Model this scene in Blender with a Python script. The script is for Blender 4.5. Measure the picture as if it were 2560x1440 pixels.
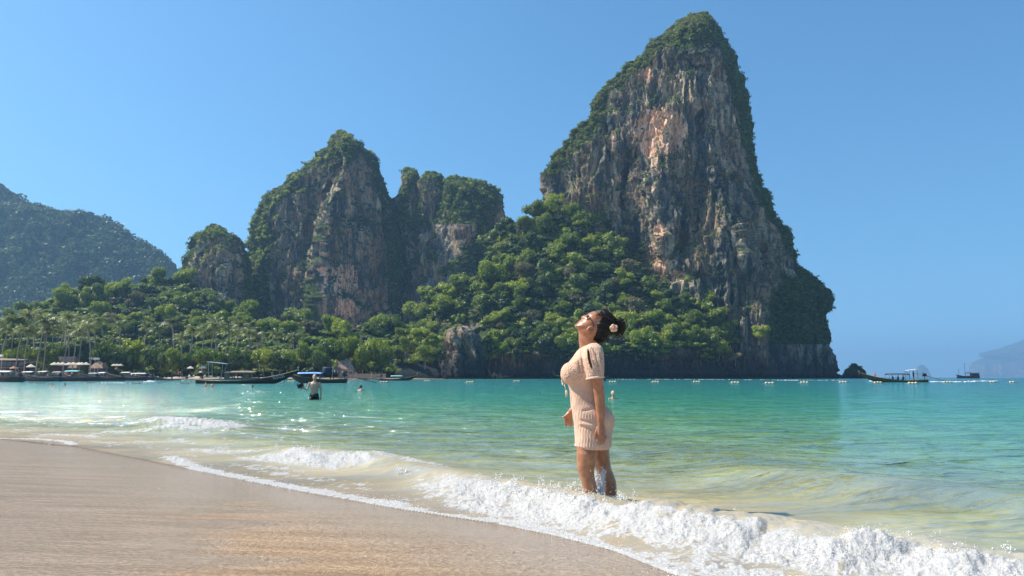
import bpy, math, random
import numpy as np
from mathutils import Vector, Matrix
for o in list(bpy.data.objects): bpy.data.objects.remove(o)
S = bpy.context.scene
COL = S.collection
rad = math.radians

# ------------------------------------------------------------ camera
F = 1849.0            # focal length in pixels of the 2560 wide photograph
CH = 0.95             # camera height above the still water
HZ = 943.0            # horizon row
PIT = math.atan((HZ-720)/F)
cam = bpy.data.cameras.new('camera'); cam.lens = 26.0; cam.sensor_width = 36.0
cam.clip_start = 0.05; cam.clip_end = 60000
camo = bpy.data.objects.new('camera', cam); COL.objects.link(camo)
camo.location = (0, 0, CH); camo.rotation_euler = (math.pi/2+PIT, 0, 0)
S.camera = camo

# ------------------------------------------------------------ light
SUN_AZ, SUN_EL = -82.0, 50.0      # degrees clockwise from the view direction
W = bpy.data.worlds.new('World'); S.world = W; W.use_nodes = True
nt = W.node_tree; nt.nodes.clear()
sky = nt.nodes.new('ShaderNodeTexSky'); sky.sky_type = 'NISHITA'; sky.sun_disc = False
sky.sun_elevation = rad(SUN_EL); sky.sun_rotation = rad(SUN_AZ)
sky.altitude = 0; sky.air_density = 1.0; sky.dust_density = 0.6; sky.ozone_density = 3.0
tcw = nt.nodes.new('ShaderNodeTexCoord'); mpw = nt.nodes.new('ShaderNodeMapping')   # sample the sky above its dusty yellow horizon band
mpw.inputs['Scale'].default_value = (1, 1, .72); mpw.inputs['Location'].default_value = (0, 0, .14)
nt.links.new(tcw.outputs['Generated'], mpw.inputs[0]); nt.links.new(mpw.outputs[0], sky.inputs[0])
hs = nt.nodes.new('ShaderNodeHueSaturation'); hs.inputs['Saturation'].default_value = 1.16
bg = nt.nodes.new('ShaderNodeBackground'); bg.inputs[1].default_value = 0.128
wo = nt.nodes.new('ShaderNodeOutputWorld')
tm = nt.nodes.new('ShaderNodeMix'); tm.data_type = 'RGBA'; tm.blend_type = 'MULTIPLY'; tm.inputs[0].default_value = 1; tm.inputs[7].default_value = (.84, 1.04, 1.0, 1)
nt.links.new(sky.outputs[0], hs.inputs['Color']); nt.links.new(hs.outputs[0], tm.inputs[6]); nt.links.new(tm.outputs[2], bg.inputs[0]); nt.links.new(bg.outputs[0], wo.inputs[0])
sl = bpy.data.lights.new('sun', 'SUN'); sl.energy = 5.0; sl.angle = rad(0.5); sl.color = (1.0, 0.92, 0.80)
so = bpy.data.objects.new('sun', sl); COL.objects.link(so)
sd = Vector((math.sin(rad(SUN_AZ))*math.cos(rad(SUN_EL)), math.cos(rad(SUN_AZ))*math.cos(rad(SUN_EL)), math.sin(rad(SUN_EL))))
so.rotation_euler = (-sd).to_track_quat('-Z', 'Y').to_euler(); so.location = (-20, 5, 30)
S.view_settings.view_transform = 'Standard'; S.view_settings.look = 'None'
S.view_settings.exposure = 0.55; S.view_settings.gamma = 1.0
S.render.engine = 'CYCLES'
S.cycles.max_bounces = 8; S.cycles.transparent_max_bounces = 12; S.cycles.volume_bounces = 0
S.cycles.sample_clamp_indirect = 6.0; S.cycles.caustics_reflective = False; S.cycles.caustics_refractive = False

# ------------------------------------------------------------ pixel <-> place
cP, sP = math.cos(PIT), math.sin(PIT)
def ray(px, py):
    xc = (np.asarray(px, float)-1280)/F; yc = -(np.asarray(py, float)-720)/F
    return xc, cP-yc*sP, sP+yc*cP
def P(px, py, Y):
    a, b, c = ray(px, py); t = np.asarray(Y, float)/b
    return np.stack(np.broadcast_arrays(a*t, Y, CH+c*t), -1)
def G(px, py, z=0.0):
    a, b, c = ray(px, py); t = (z-CH)/c
    return np.stack(np.broadcast_arrays(a*t, b*t, z), -1)
def pv(px, py, Y): return Vector([float(v) for v in P(px, py, Y)])
def gv(px, py, z=0.0): return Vector([float(v) for v in G(px, py, z)])
def topx(pts):
    x, y, z = pts[..., 0], pts[..., 1], pts[..., 2]-CH
    fw = y*cP+z*sP; up = -y*sP+z*cP
    return 1280+F*x/fw, 720-F*up/fw

# ------------------------------------------------------------ noise
_r = np.random.RandomState(7)
PERM = np.concatenate([_r.permutation(256)]*3).astype(np.int64)
GR = _r.normal(size=(256, 3)); GR /= np.linalg.norm(GR, axis=1)[:, None]
def perlin(p, seed=0):
    p = np.asarray(p, float)+seed*17.31
    i = np.floor(p).astype(np.int64); f = p-i; i &= 255
    u = f*f*f*(f*(f*6-15)+10); out = 0
    for dx in (0, 1):
        wx = u[:, 0] if dx else 1-u[:, 0]
        a = PERM[i[:, 0]+dx]
        for dy in (0, 1):
            wy = u[:, 1] if dy else 1-u[:, 1]
            b = PERM[(a+i[:, 1]+dy)]
            for dz in (0, 1):
                wz = u[:, 2] if dz else 1-u[:, 2]
                g = GR[PERM[b+i[:, 2]+dz]]
                out = out + wx*wy*wz*(g[:, 0]*(f[:, 0]-dx)+g[:, 1]*(f[:, 1]-dy)+g[:, 2]*(f[:, 2]-dz))
    return out*1.5
def fbm(p, o=4, seed=0, gain=.5, ridge=False):
    a = 1; s = 0; q = np.array(p, float); n = 0
    for k in range(o):
        v = perlin(q, seed+k*3)
        if ridge: v = 1-2*np.abs(v)
        s = s+a*v; n += a; a *= gain; q = q*2.03
    return s/n
def sstep(a, b, x):
    t = np.clip((x-a)/(b-a), 0, 1); return t*t*(3-2*t)

# ------------------------------------------------------------ mesh helpers
def mesh_np(name, V, Fs, smooth=True, attrs=None):
    """V (n,3); Fs a list of (m,k) index arrays"""
    V = np.asarray(V, np.float32)
    if not isinstance(Fs, list): Fs = [Fs]
    Fs = [np.asarray(f, np.int32) for f in Fs if len(f)]
    me = bpy.data.meshes.new(name)
    me.vertices.add(len(V)); me.vertices.foreach_set('co', V.ravel())
    loops = np.concatenate([f.ravel() for f in Fs]); tot = np.concatenate([np.full(len(f), f.shape[1], np.int32) for f in Fs])
    st = np.concatenate([[0], np.cumsum(tot)[:-1]]).astype(np.int32)
    me.loops.add(len(loops)); me.loops.foreach_set('vertex_index', loops)
    me.polygons.add(len(tot)); me.polygons.foreach_set('loop_start', st); me.polygons.foreach_set('loop_total', tot)
    me.polygons.foreach_set('use_smooth', np.full(len(tot), smooth, bool))
    for k, v in (attrs or {}).items():
        a = me.attributes.new(k, 'FLOAT', 'POINT'); a.data.foreach_set('value', np.asarray(v, np.float32))
    me.update(calc_edges=True); me.validate()
    return me
def link(name, me, mat=None, parent=None):
    o = bpy.data.objects.new(name, me); COL.objects.link(o)
    if mat is not None and len(me.materials) == 0: me.materials.append(mat)
    if parent is not None: o.parent = parent
    return o
def thing(name, label, cat, loc=(0, 0, 0), rz=0.0, group=None):
    o = bpy.data.objects.new(name, None); COL.objects.link(o); o.location = loc; o.rotation_euler = (0, 0, rz)
    o.empty_display_size = .2
    o['label'] = label; o['category'] = cat
    if group: o['group'] = group
    return o
def tag(o, label=None, cat=None, group=None, kind=None):
    if label: o['label'] = label
    if cat: o['category'] = cat
    if group: o['group'] = group
    if kind: o['kind'] = kind
    return o
def copy_thing(root, loc, rz, label=None, scale=1.0):
    r = root.copy(); COL.objects.link(r); r.location = loc; r.rotation_euler = (0, 0, rz)
    r.scale = (scale,)*3 if not hasattr(scale, '__len__') else scale
    if label: r['label'] = label
    for ch in root.children:
        c = ch.copy(); COL.objects.link(c); c.parent = r
        for g in ch.children:
            d = g.copy(); COL.objects.link(d); d.parent = c
    return r

class MB:
    """collects shapes into one mesh"""
    def __init__(s): s.v = []; s.f = []
    def add(s, vs, fs):
        n = len(s.v); s.v += [tuple(v) for v in vs]; s.f += [tuple(i+n for i in f) for f in fs]
    def box(s, c, d, rz=0, M=None, taper=1.0):
        x, y, z = d[0]/2, d[1]/2, d[2]/2
        vs = [Vector((sx*x*(taper if sz > 0 else 1), sy*y*(taper if sz > 0 else 1), sz*z)) for sx, sy, sz in
              ((-1,-1,-1),(1,-1,-1),(1,1,-1),(-1,1,-1),(-1,-1,1),(1,-1,1),(1,1,1),(-1,1,1))]
        R = M if M is not None else Matrix.Rotation(rz, 3, 'Z')
        s.add([R@v+Vector(c) for v in vs], [(3,2,1,0),(4,5,6,7),(0,1,5,4),(1,2,6,5),(2,3,7,6),(3,0,4,7)])
    def tube(s, pts, rr, n=8, cap=True):
        pts = [Vector(p) for p in pts]
        if not hasattr(rr, '__len__'): rr = [rr]*len(pts)
        vs = []; prev = None
        for i, p in enumerate(pts):
            t = (pts[min(i+1, len(pts)-1)]-pts[max(i-1, 0)]).normalized()
            if prev is None:
                a = t.orthogonal().normalized()
            else:
                a = (prev-t*prev.dot(t)); a = a.normalized() if a.length > 1e-6 else t.orthogonal().normalized()
            prev = a; b = t.cross(a)
            r = rr[i]; r = r if hasattr(r, '__len__') else (r, r)
            for k in range(n):
                w = 2*math.pi*k/n; vs.append(p+a*math.cos(w)*r[0]+b*math.sin(w)*r[1])
        fs = []
        for i in range(len(pts)-1):
            for k in range(n):
                k2 = (k+1) % n; fs.append((i*n+k, i*n+k2, (i+1)*n+k2, (i+1)*n+k))
        if cap:
            fs.append(tuple(range(n-1, -1, -1))); fs.append(tuple((len(pts)-1)*n+k for k in range(n)))
        s.add(vs, fs)
    def ball(s, c, r, n=10, m=7, M=None):
        r = r if hasattr(r, '__len__') else (r, r, r)
        vs = [Vector((0, 0, 1))]; fs = []
        for i in range(1, m):
            a = math.pi*i/m
            for k in range(n):
                w = 2*math.pi*k/n; vs.append(Vector((math.sin(a)*math.cos(w), math.sin(a)*math.sin(w), math.cos(a))))
        vs.append(Vector((0, 0, -1)))
        for k in range(n):
            fs.append((0, 1+k, 1+(k+1) % n)); fs.append((len(vs)-1, 1+(m-2)*n+(k+1) % n, 1+(m-2)*n+k))
        for i in range(m-2):
            for k in range(n): fs.append((1+i*n+k, 1+(i+1)*n+k, 1+(i+1)*n+(k+1) % n, 1+i*n+(k+1) % n))
        R = M if M is not None else Matrix.Identity(3)
        s.add([R@Vector((v.x*r[0], v.y*r[1], v.z*r[2]))+Vector(c) for v in vs], fs)
    def loft(s, rings, cap=True):
        n = len(rings[0]); vs = [v for r in rings for v in r]; fs = []
        for i in range(len(rings)-1):
            for k in range(n):
                k2 = (k+1) % n; fs.append((i*n+k, i*n+k2, (i+1)*n+k2, (i+1)*n+k))
        if cap: fs.append(tuple(range(n-1, -1, -1))); fs.append(tuple((len(rings)-1)*n+k for k in range(n)))
        s.add(vs, fs)
    def mesh(s, name, smooth=False):
        me = bpy.data.meshes.new(name); me.from_pydata([tuple(v) for v in s.v], [], s.f)
        if smooth: me.polygons.foreach_set('use_smooth', [True]*len(me.polygons))
        me.update(); return me
    def build(s, name, mat, parent=None, smooth=False): return link(name, s.mesh(name, smooth), mat, parent)

# ------------------------------------------------------------ node helpers
class NB:
    def __init__(s, name):
        s.m = bpy.data.materials.new(name); s.m.use_nodes = True; s.t = s.m.node_tree; s.t.nodes.clear()
        s.out = s.t.nodes.new('ShaderNodeOutputMaterial')
    def n(s, typ, ins=None, **kw):
        nd = s.t.nodes.new(typ)
        for k, v in kw.items(): setattr(nd, k, v)
        for k, v in (ins or {}).items():
            if isinstance(v, bpy.types.NodeSocket): s.t.links.new(v, nd.inputs[k])
            else: nd.inputs[k].default_value = v
        return nd
    def mix(s, f, a, b):
        nd = s.t.nodes.new('ShaderNodeMix'); nd.data_type = 'RGBA'
        for k, v in ((0, f), (6, a), (7, b)):
            if isinstance(v, bpy.types.NodeSocket): s.t.links.new(v, nd.inputs[k])
            else: nd.inputs[k].default_value = v if k == 0 else (*v[:3], 1)
        return nd.outputs[2]
    def mul(s, a, b):
        nd = s.t.nodes.new('ShaderNodeMix'); nd.data_type = 'RGBA'; nd.blend_type = 'MULTIPLY'; nd.inputs[0].default_value = 1
        for k, v in ((6, a), (7, b)):
            if isinstance(v, bpy.types.NodeSocket): s.t.links.new(v, nd.inputs[k])
            else: nd.inputs[k].default_value = (*v[:3], 1)
        return nd.outputs[2]
    def math(s, op, a, b=0.0, c=None):
        ins = {0: a, 1: b}
        if c is not None: ins[2] = c
        return s.n('ShaderNodeMath', ins, operation=op).outputs[0]
    def ramp(s, f, stops, interp='LINEAR'):
        nd = s.n('ShaderNodeValToRGB', {0: f}); cr = nd.color_ramp; cr.interpolation = interp
        while len(cr.elements) < len(stops): cr.elements.new(.5)
        for e, (p, c) in zip(cr.elements, stops):
            e.position = p; e.color = (*c[:3], 1) if hasattr(c, '__len__') else (c, c, c, 1)
        return nd.outputs[0]
    def rng(s, v, a, b, c=0.0, d=1.0, smooth=True):
        nd = s.n('ShaderNodeMapRange', {0: v, 1: a, 2: b, 3: c, 4: d}); nd.interpolation_type = 'SMOOTHSTEP' if smooth else 'LINEAR'
        return nd.outputs[0]
    def coord(s, scale=(1, 1, 1), rot=(0, 0, 0), src='Object'):
        tc = s.n('ShaderNodeTexCoord'); mp = s.n('ShaderNodeMapping', {0: tc.outputs[src], 2: rot, 3: scale}); return mp.outputs[0]
    def noise(s, vec, scale, detail=4, rough=.55, dist=0.0):
        return s.n('ShaderNodeTexNoise', {'Vector': vec, 'Scale': scale, 'Detail': detail, 'Roughness': rough, 'Distortion': dist}).outputs[0]
    def attr(s, name): return s.n('ShaderNodeAttribute', attribute_name=name).outputs['Fac']
    def bump(s, h, dist=.1, strength=1.0, normal=None):
        ins = {'Height': h, 'Distance': dist, 'Strength': strength}
        if normal is not None: ins['Normal'] = normal
        return s.n('ShaderNodeBump', ins).outputs[0]
    def pbr(s, col, rough=.6, spec=.3, normal=None, **kw):
        ins = {'Base Color': col if isinstance(col, bpy.types.NodeSocket) else (*col[:3], 1), 'Roughness': rough, 'Specular IOR Level': spec}
        if normal is not None: ins['Normal'] = normal
        ins.update(kw)
        return s.n('ShaderNodeBsdfPrincipled', ins).outputs[0]
    def fin(s, sh): s.t.links.new(sh, s.out.inputs[0]); return s.m
_mc = {}
def simple(name, col, rough=.6, spec=.3, vary=.25, scale=3.0):
    if name in _mc: return _mc[name]
    b = NB(name); v = b.noise(b.coord(), scale, 5, .6)
    c = b.mix(b.rng(v, .3, .7), tuple(x*(1-vary) for x in col), tuple(min(1, x*(1+vary)) for x in col))
    _mc[name] = b.fin(b.pbr(c, rough, spec, b.bump(v, .01, .3))); return _mc[name]
# ------------------------------------------------------------ coast line (z = 0 contour)
near = [(-700, 1050), (-400, 1068), (0, 1098), (200, 1118), (430, 1163), (600, 1198), (800, 1235), (1000, 1270), (1250, 1308), (1400, 1338), (1550, 1376), (1700, 1435)]
c_near = [tuple(G(x, y)[:2]) for x, y in near]
coast = [(-3000, 600), (-700, 330), (-420, 262), (-250, 215), (-120, 120), (-60, 62), (-28, 30)]
far = [(-330, 235), (-225, 262), (-170, 280), (-120, 292), (-60, 318), (-48, 345), (-44, 400), (-30, 480), (60, 520), (150, 530), (205, 550), (215, 590), (190, 640), (60, 900), (-400, 1500), (-3000, 3000)]
# the bay: far shore from the headland back to the left, then the near beach back to the right
bay = [(-8200, 8200), (-3000, 3000)] + far[::-1][1:] + [(-420, 215), (-400, 180), (-300, 150), (-170, 95), (-90, 60), (-45, 34), (-22, 20.5)] + c_near + [(1.6, 2.7), (3.2, 1.2), (9, -4), (40, -30), (400, -400), (8200, -7000), (8200, 8200)]
bay = np.array(bay, float)
def polydist(pts, poly, closed=True):
    n = len(poly); d = np.full(len(pts), 1e18)
    for i in range(n if closed else n-1):
        a = poly[i]; b = poly[(i+1) % n]; ab = b-a
        t = np.clip(((pts-a)@ab)/(ab@ab), 0, 1); q = pts-(a+t[:, None]*ab)
        d = np.minimum(d, (q*q).sum(1))
    return np.sqrt(d)
def inside(pts, poly):
    x, y = pts[:, 0], pts[:, 1]; c = np.zeros(len(pts), bool); n = len(poly)
    for i in range(n):
        x1, y1 = poly[i]; x2, y2 = poly[(i+1) % n]
        if y1 == y2: continue
        m = ((y1 > y) != (y2 > y)) & (x < (x2-x1)*(y-y1)/(y2-y1)+x1); c ^= m
    return c
def seadist(pts):
    d = polydist(pts, bay); return np.where(inside(pts, bay), d, -d)
def sandz(s, xy):
    """height of the sand for a seaward distance s"""
    z = np.where(s > 0, -0.13*np.minimum(s, 1.6)-0.035*np.clip(s-1.6, 0, 60)-.01*np.clip(s-60, 0, 100), 0.035*np.minimum(-s, 8)+0.012*np.clip(-s-8, 0, 150))
    return z
def fan(angs, rads):
    A, R = np.meshgrid(angs, rads); return np.stack([R*np.sin(A), R*np.cos(A)], -1)
def grid_faces(nr, nc):
    i = np.arange(nr*nc).reshape(nr, nc)
    return np.stack([i[:-1, :-1], i[:-1, 1:], i[1:, 1:], i[1:, :-1]], -1).reshape(-1, 4)[:, ::-1]

# ------------------------------------------------------------ sand / ground sheet
def sand_mat():
    b = NB('wet_sand'); v = b.coord(); s = b.attr('sea')
    st = b.coord((.35, 1.6, 1), (0, 0, rad(44)))       # streaks run along the swash
    big = b.noise(st, .55, 4, .6, .6); streak = b.noise(b.coord((.35, 3.2, 1), (0, 0, rad(44))), 2.2, 5, .65, .4)
    grain = b.noise(v, 160, 3, .7); grit = b.noise(v, 38, 4, .65)
    geo = b.n('ShaderNodeSeparateXYZ', {0: v}); X = geo.outputs[0]
    # a film of water lies on the sand towards the left where the last wave ran up
    film = b.math('ADD', b.rng(X, -.5, -2.9), b.math('MULTIPLY', b.math('SUBTRACT', big, .5), 3.4))
    film = b.rng(film, .15, .75)
    near_edge = b.rng(b.math('ADD', s, b.math('MULTIPLY', b.math('SUBTRACT', big, .5), 1.6)), -1.6, -.1); film = b.math('MAXIMUM', film, near_edge)
    dryc = b.mix(b.rng(streak, .3, .7), (.36, .22, .115), (.60, .405, .24))
    wetc = b.mix(b.rng(streak, .3, .7), (.40, .27, .17), (.60, .44, .30))
    c = b.mix(film, dryc, wetc)
    c = b.mix(b.math('MULTIPLY', near_edge, .8), c, (.44, .335, .235))
    c = b.mix(b.math('MULTIPLY', b.rng(grain, .5, .75), .35), c, (.66, .54, .42))
    c = b.mix(b.math('MULTIPLY', b.rng(grain, .5, .28), .45), c, (.13, .08, .05))
    c = b.mul(c, b.mix(b.rng(grit, .36, .64), (.80, .78, .76), (1.12, 1.12, 1.12)))
    far_ = b.rng(s, -3, -14); c = b.mix(far_, c, (.62, .5, .37))
    r1 = b.noise(b.coord((1, 2.6, 1), (0, 0, rad(38))), 17, 4, .6, .8)
    h = b.math('ADD', b.math('MULTIPLY', grit, .5), b.math('ADD', b.math('MULTIPLY', grain, .22), b.math('MULTIPLY', r1, .9)))
    nrm = b.bump(h, .032, 1.0)
    rough = b.math('ADD', b.rng(film, 0, 1, .5, .13), b.math('MULTIPLY', far_, .4))
    sp = b.rng(film, 0, 1, .25, .65)
    return b.fin(b.pbr(c, rough, sp, nrm))
def near_angles(step, lim):
    px = np.arange(-lim, lim+1, step); return np.arctan(px/F)
a_in = near_angles(7, 1900)
ang = np.concatenate([np.linspace(-math.pi, a_in[0], 70)[:-1], a_in, np.linspace(a_in[-1], math.pi, 70)[1:]])
rr = [F*CH/(p-HZ) for p in np.arange(1800, 1010, -4)] + [F*CH/(p-HZ) for p in np.arange(1010, 950, -2)]
rr = np.array([.3, .8, 1.4] + rr + list(np.geomspace(rr[-1]*1.04, 900, 60)) + [1200, 1700, 2400, 3500, 5000, 7500, 12500])
g = fan(ang, rr); pts = g.reshape(-1, 2); s = seadist(pts)
z = sandz(s, pts)
z += np.where(s < 0, .012, .006)*np.clip(np.abs(s), 0, 1)*fbm(np.c_[pts*.5, np.zeros(len(pts))], 3, 5)
z = np.where(s < -60, np.maximum(z, 1.6), z)
ground = link('beach_sand', mesh_np('beach_sand', np.c_[pts, z], grid_faces(*g.shape[:2]), attrs={'sea': s}), sand_mat())
tag(ground, 'smooth wet brown sand running down to the water and round the bay', kind='structure')

# ------------------------------------------------------------ water
crest = [(600, 1112, 0, 0), (700, 1116, .03, .1), (740, 1122, .12, .9), (830, 1132, .13, 1), (930, 1136, .13, .9), (1000, 1152, .12, .35), (1080, 1170, .13, .4), (1180, 1195, .13, .8), (1290, 1212, .13, 1), (1400, 1232, .13, 1),
         (1480, 1250, .13, 1), (1560, 1264, .15, 1), (1680, 1268, .19, 1), (1780, 1290, .17, 1), (1900, 1303, .15, 1), (2100, 1337, .14, 1), (2300, 1355, .13, 1), (2430, 1385, .13, 1), (2560, 1405, .12, 1), (2800, 1455, .11, 1), (3300, 1560, .1, 1)]
cw = np.array([G(x, y, h*.9)[:2] for x, y, h, f in crest]); chh = np.array([c[2] for c in crest]); cff = np.array([c[3] for c in crest])
def along(pts, line):
    """signed distance to an open line (positive on its left when walked) and the fractional index of the nearest point"""
    d = np.full(len(pts), 1e18); sg = np.zeros(len(pts)); idx = np.zeros(len(pts))
    for i in range(len(line)-1):
        a, b_ = line[i], line[i+1]; ab = b_-a
        t = np.clip(((pts-a)@ab)/(ab@ab), 0, 1); q = pts-(a+t[:, None]*ab); dd = (q*q).sum(1); m = dd < d
        d = np.where(m, dd, d); idx = np.where(m, i+t, idx); cr = ab[0]*(pts[:, 1]-a[1])-ab[1]*(pts[:, 0]-a[0]); sg = np.where(m, np.sign(cr), sg)
    return np.sqrt(d)*sg, idx
foam_lo = [(600, 1150), (740, 1166), (900, 1187), (1020, 1230), (1150, 1272), (1300, 1303), (1450, 1330), (1600, 1362), (1750, 1392), (1950, 1425), (2200, 1470), (3300, 1700)]
flw = np.array([G(x, y, .0)[:2] for x, y in foam_lo])
swell2 = [(-300, 1020, .02), (0, 1036, .03), (150, 1040, .04), (290, 1052, .09), (380, 1040, .13), (470, 1058, .15), (600, 1070, .09), (760, 1085, .04), (900, 1088, .02)]
s2w = np.array([G(x, y, h*.9)[:2] for x, y, h in swell2]); s2h = np.array([c[2] for c in swell2])
swell3 = [(1350, 1100, .0), (1600, 1120, .05), (1800, 1150, .09), (2000, 1188, .12), (2200, 1215, .13), (2560, 1245, .12), (3100, 1310, .1)]
s3w = np.array([G(x, y, h*.8)[:2] for x, y, h in swell3]); s3h = np.array([c[2] for c in swell3])
# foam streaks: pixels, half width in pixels on the ground, strength
streaks = [([(-60, 1030), (60, 1033)], 5, .75), ([(0, 1044), (110, 1050)], 4, .6), ([(60, 1062), (170, 1060), (260, 1058)], 2.6, .62), ([(290, 1050), (330, 1043), (385, 1042)], 4, .85), ([(280, 1062), (420, 1064)], 2.5, .62),
           ([(122, 1086), (232, 1092)], 2.6, .95), ([(-60, 1096), (90, 1098), (165, 1104), (185, 1112)], 2.2, .95), ([(270, 1081), (360, 1083), (440, 1078)], 3.5, .88), ([(60, 1070), (95, 1071)], 2, .7),
           ([(422, 1063), (470, 1072), (540, 1078), (560, 1080)], 10, 1.0), ([(420, 1080), (500, 1084)], 4, .75), ([(560, 1086), (610, 1090)], 2, .7), ([(480, 1124), (560, 1128), (650, 1131)], 6, .8), ([(380, 1105), (450, 1106)], 3, .6), ([(520, 1110), (600, 1113)], 3, .55),
           ([(430, 1143), (452, 1155), (500, 1172), (560, 1188), (640, 1203), (720, 1220), (800, 1232), (900, 1250), (980, 1262)], 9, .88), ([(980, 1262), (1050, 1280), (1150, 1295), (1300, 1312), (1420, 1345), (1560, 1385), (1700, 1440)], 15, .80),
           ([(860, 1041), (940, 1044)], 2.2, .72), ([(785, 1031), (820, 1033)], 2.5, .7), ([(940, 1160), (1050, 1182), (1100, 1190)], 9, .72), ([(600, 1165), (760, 1195), (900, 1215)], 14, .52), ([(690, 1072), (750, 1073)], 1.6, .7), ([(620, 1064), (650, 1065)], 1.6, .7)]
rows = np.concatenate([np.arange(1560, 1470, -3.0), np.arange(1470, 1200, -1.35), np.arange(1200, 1030, -1.6), np.arange(1030, 960, -2.2), np.arange(960, 945.2, -1.0)])
rw = np.concatenate([F*CH/(rows-HZ), [1000, 1500, 2400, 4000, 7400, 12500]])
aw = np.arctan(np.concatenate([np.arange(-2600, -1400, 24.), np.arange(-1400, 1400.1, 2.3), np.arange(1420, 2700, 22.)])/F)
g = fan(aw, rw); shp = g.shape[:2]; pts = g.reshape(-1, 2); R_ = np.hypot(pts[:, 0], pts[:, 1])
s = seadist(pts); keep = s > -.5
wz = np.zeros(len(pts)); foam = np.zeros(len(pts)); face = np.zeros(len(pts))
k = np.where(s > -.05)[0]; q = pts[k]; sk = s[k]; Rk = R_[k]
cf = np.cos(rad(44)); sf = np.sin(rad(44))
qa = np.stack([q[:, 0]*cf-q[:, 1]*sf, q[:, 0]*sf+q[:, 1]*cf], 1)   # along-shore, seaward
amp = sstep(.1, 2.5, sk)
lm = np.clip(9/Rk, 0.02, 1)
h = amp*(.05*fbm(np.c_[qa*[.35, .9], 0*sk], 3, 3)*sstep(200, 60, Rk)+.022*fbm(np.c_[qa*[1.5, 3.2], 0*sk+3], 3, 9)*sstep(60, 18, Rk)+.006*fbm(np.c_[qa*[5, 9], 0*sk+3], 2, 19)*sstep(16, 7, Rk))
dq, ix = along(q, cw); jit = fbm(np.c_[q*1.3, 0*sk+5], 3, 33)*.10+fbm(np.c_[q*4.5, 0*sk+5], 2, 35)*.035; hh = np.interp(ix, np.arange(len(chh)), chh); ff = np.interp(ix, np.arange(len(cff)), cff)
d1 = dq+jit*.8                                  # + = seaward
prof = np.where(d1 > 0, np.exp(-(d1/.5)**2), np.exp(-(d1/.2)**2)*.62+.38*np.exp(-(d1/.55)**2))
hh = hh*(1+.25*fbm(np.c_[ix*1.7, ix*0, ix*0], 2, 3))
h = h+hh*prof*np.where(dq > 0, 1, 1)
for line, hs_, wd in ((s2w, s2h, .9), (s3w, s3h, .75)):
    d2, i2 = along(q, line); a2 = np.interp(i2, np.arange(len(hs_)), hs_)
    d2 = d2+fbm(np.c_[q*.5, 0*sk], 2, 41)*.4
    h = h+a2*np.where(d2 > 0, np.exp(-(d2/(wd*1.6))**2), np.exp(-(d2/(wd*.7))**2))
# foam between crest and its lower edge
dlo, _ = along(q, flw); t_end = sstep(1.0, 2.4, ix)
fo = sstep(.02, -.12, d1+.05*fbm(np.c_[q*7, 0*sk], 3, 37))*sstep(-.30, .10, dlo)*ff*t_end
fo = fo*(.86+.62*fbm(np.c_[qa*[1.4, 3.0], 0*sk], 4, 71))
patch = sstep(-1.25, -.1, dlo)*sstep(.2, -.3, dlo)*t_end*sstep(.0, .05, sk)
rightish = sstep(0.0, 1.6, q[:, 0])
fo = np.maximum(fo, patch*(.50+.30*rightish+.35*fbm(np.c_[qa*[1.2, 2.8], 0*sk], 3, 73)))
lsh = sstep(-1.2, -3.5, q[:, 0])*sstep(.02, .35, sk)*sstep(5.0, 2.0, sk)*sstep(22, 14, q[:, 1]); fo = np.maximum(fo, lsh*(.36+.62*fbm(np.c_[qa*[.9, 3.6], 0*sk], 4, 77)))  # faint foam over the left shallows; its white also paints in sun glints
pxx, pyy = topx(np.c_[q, h*0])
for ln, wpx, st in streaks:
    L = np.array([G(x, y)[:2] for x, y in ln]); m = np.where(np.hypot(q[:, 0]-L[:, 0].mean(), q[:, 1]-L[:, 1].mean()) < 14)[0]
    dd = polydist(q[m], L, False); cc = L.mean(0); wid = wpx*(cc[1]**2)/(F*CH)*.55+.01
    v = st*np.exp(-(dd/wid)**2)*(1+.35*fbm(np.c_[q[m]*[2.5, 2.5], 0*m], 2, 5))
    fo[m] = np.maximum(fo[m], v)
h = h+face[k]*0+np.exp(-(d1/.3)**2)*ff*(.016*fbm(np.c_[q*7, 0*sk], 3, 38)+.006*fbm(np.c_[q*22, 0*sk], 2, 39))
lump = sstep(.5, .9, fo)
h = h+lump*(.030*np.abs(fbm(np.c_[q*4.5, 0*sk], 4, 81, .6))+.02*fbm(np.c_[q*16, 0*sk], 3, 83, .65))*sstep(26, 9, Rk)*1.5
h = h+sstep(.1, -.02, dq+.1)*sstep(-.6, -.1, dq)*fo*ff*.05*np.maximum(0, fbm(np.c_[q*3, 0*sk], 2, 91))*4
m5 = np.exp(-(((q-G(480, 1072)[:2])/[.9, .9])**2).sum(1)); h = h+m5*.08*np.abs(fbm(np.c_[q*7, 0*sk], 3, 14))*2
face[k] = np.exp(-(d1/.34)**2)*ff*t_end+.6*np.exp(-((d1+.3)/.5)**2)*ff*t_end
wz[k] = np.maximum(h, -.06)*sstep(-.05, .35, sk)+.004
foam[k] = fo
zs = sandz(s, pts); wz = np.where(s < 1.2, np.maximum(wz, zs+.006), wz)
wz = np.where(s < 0, zs+.012*np.maximum(0, 1+s/.04), wz)
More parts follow.
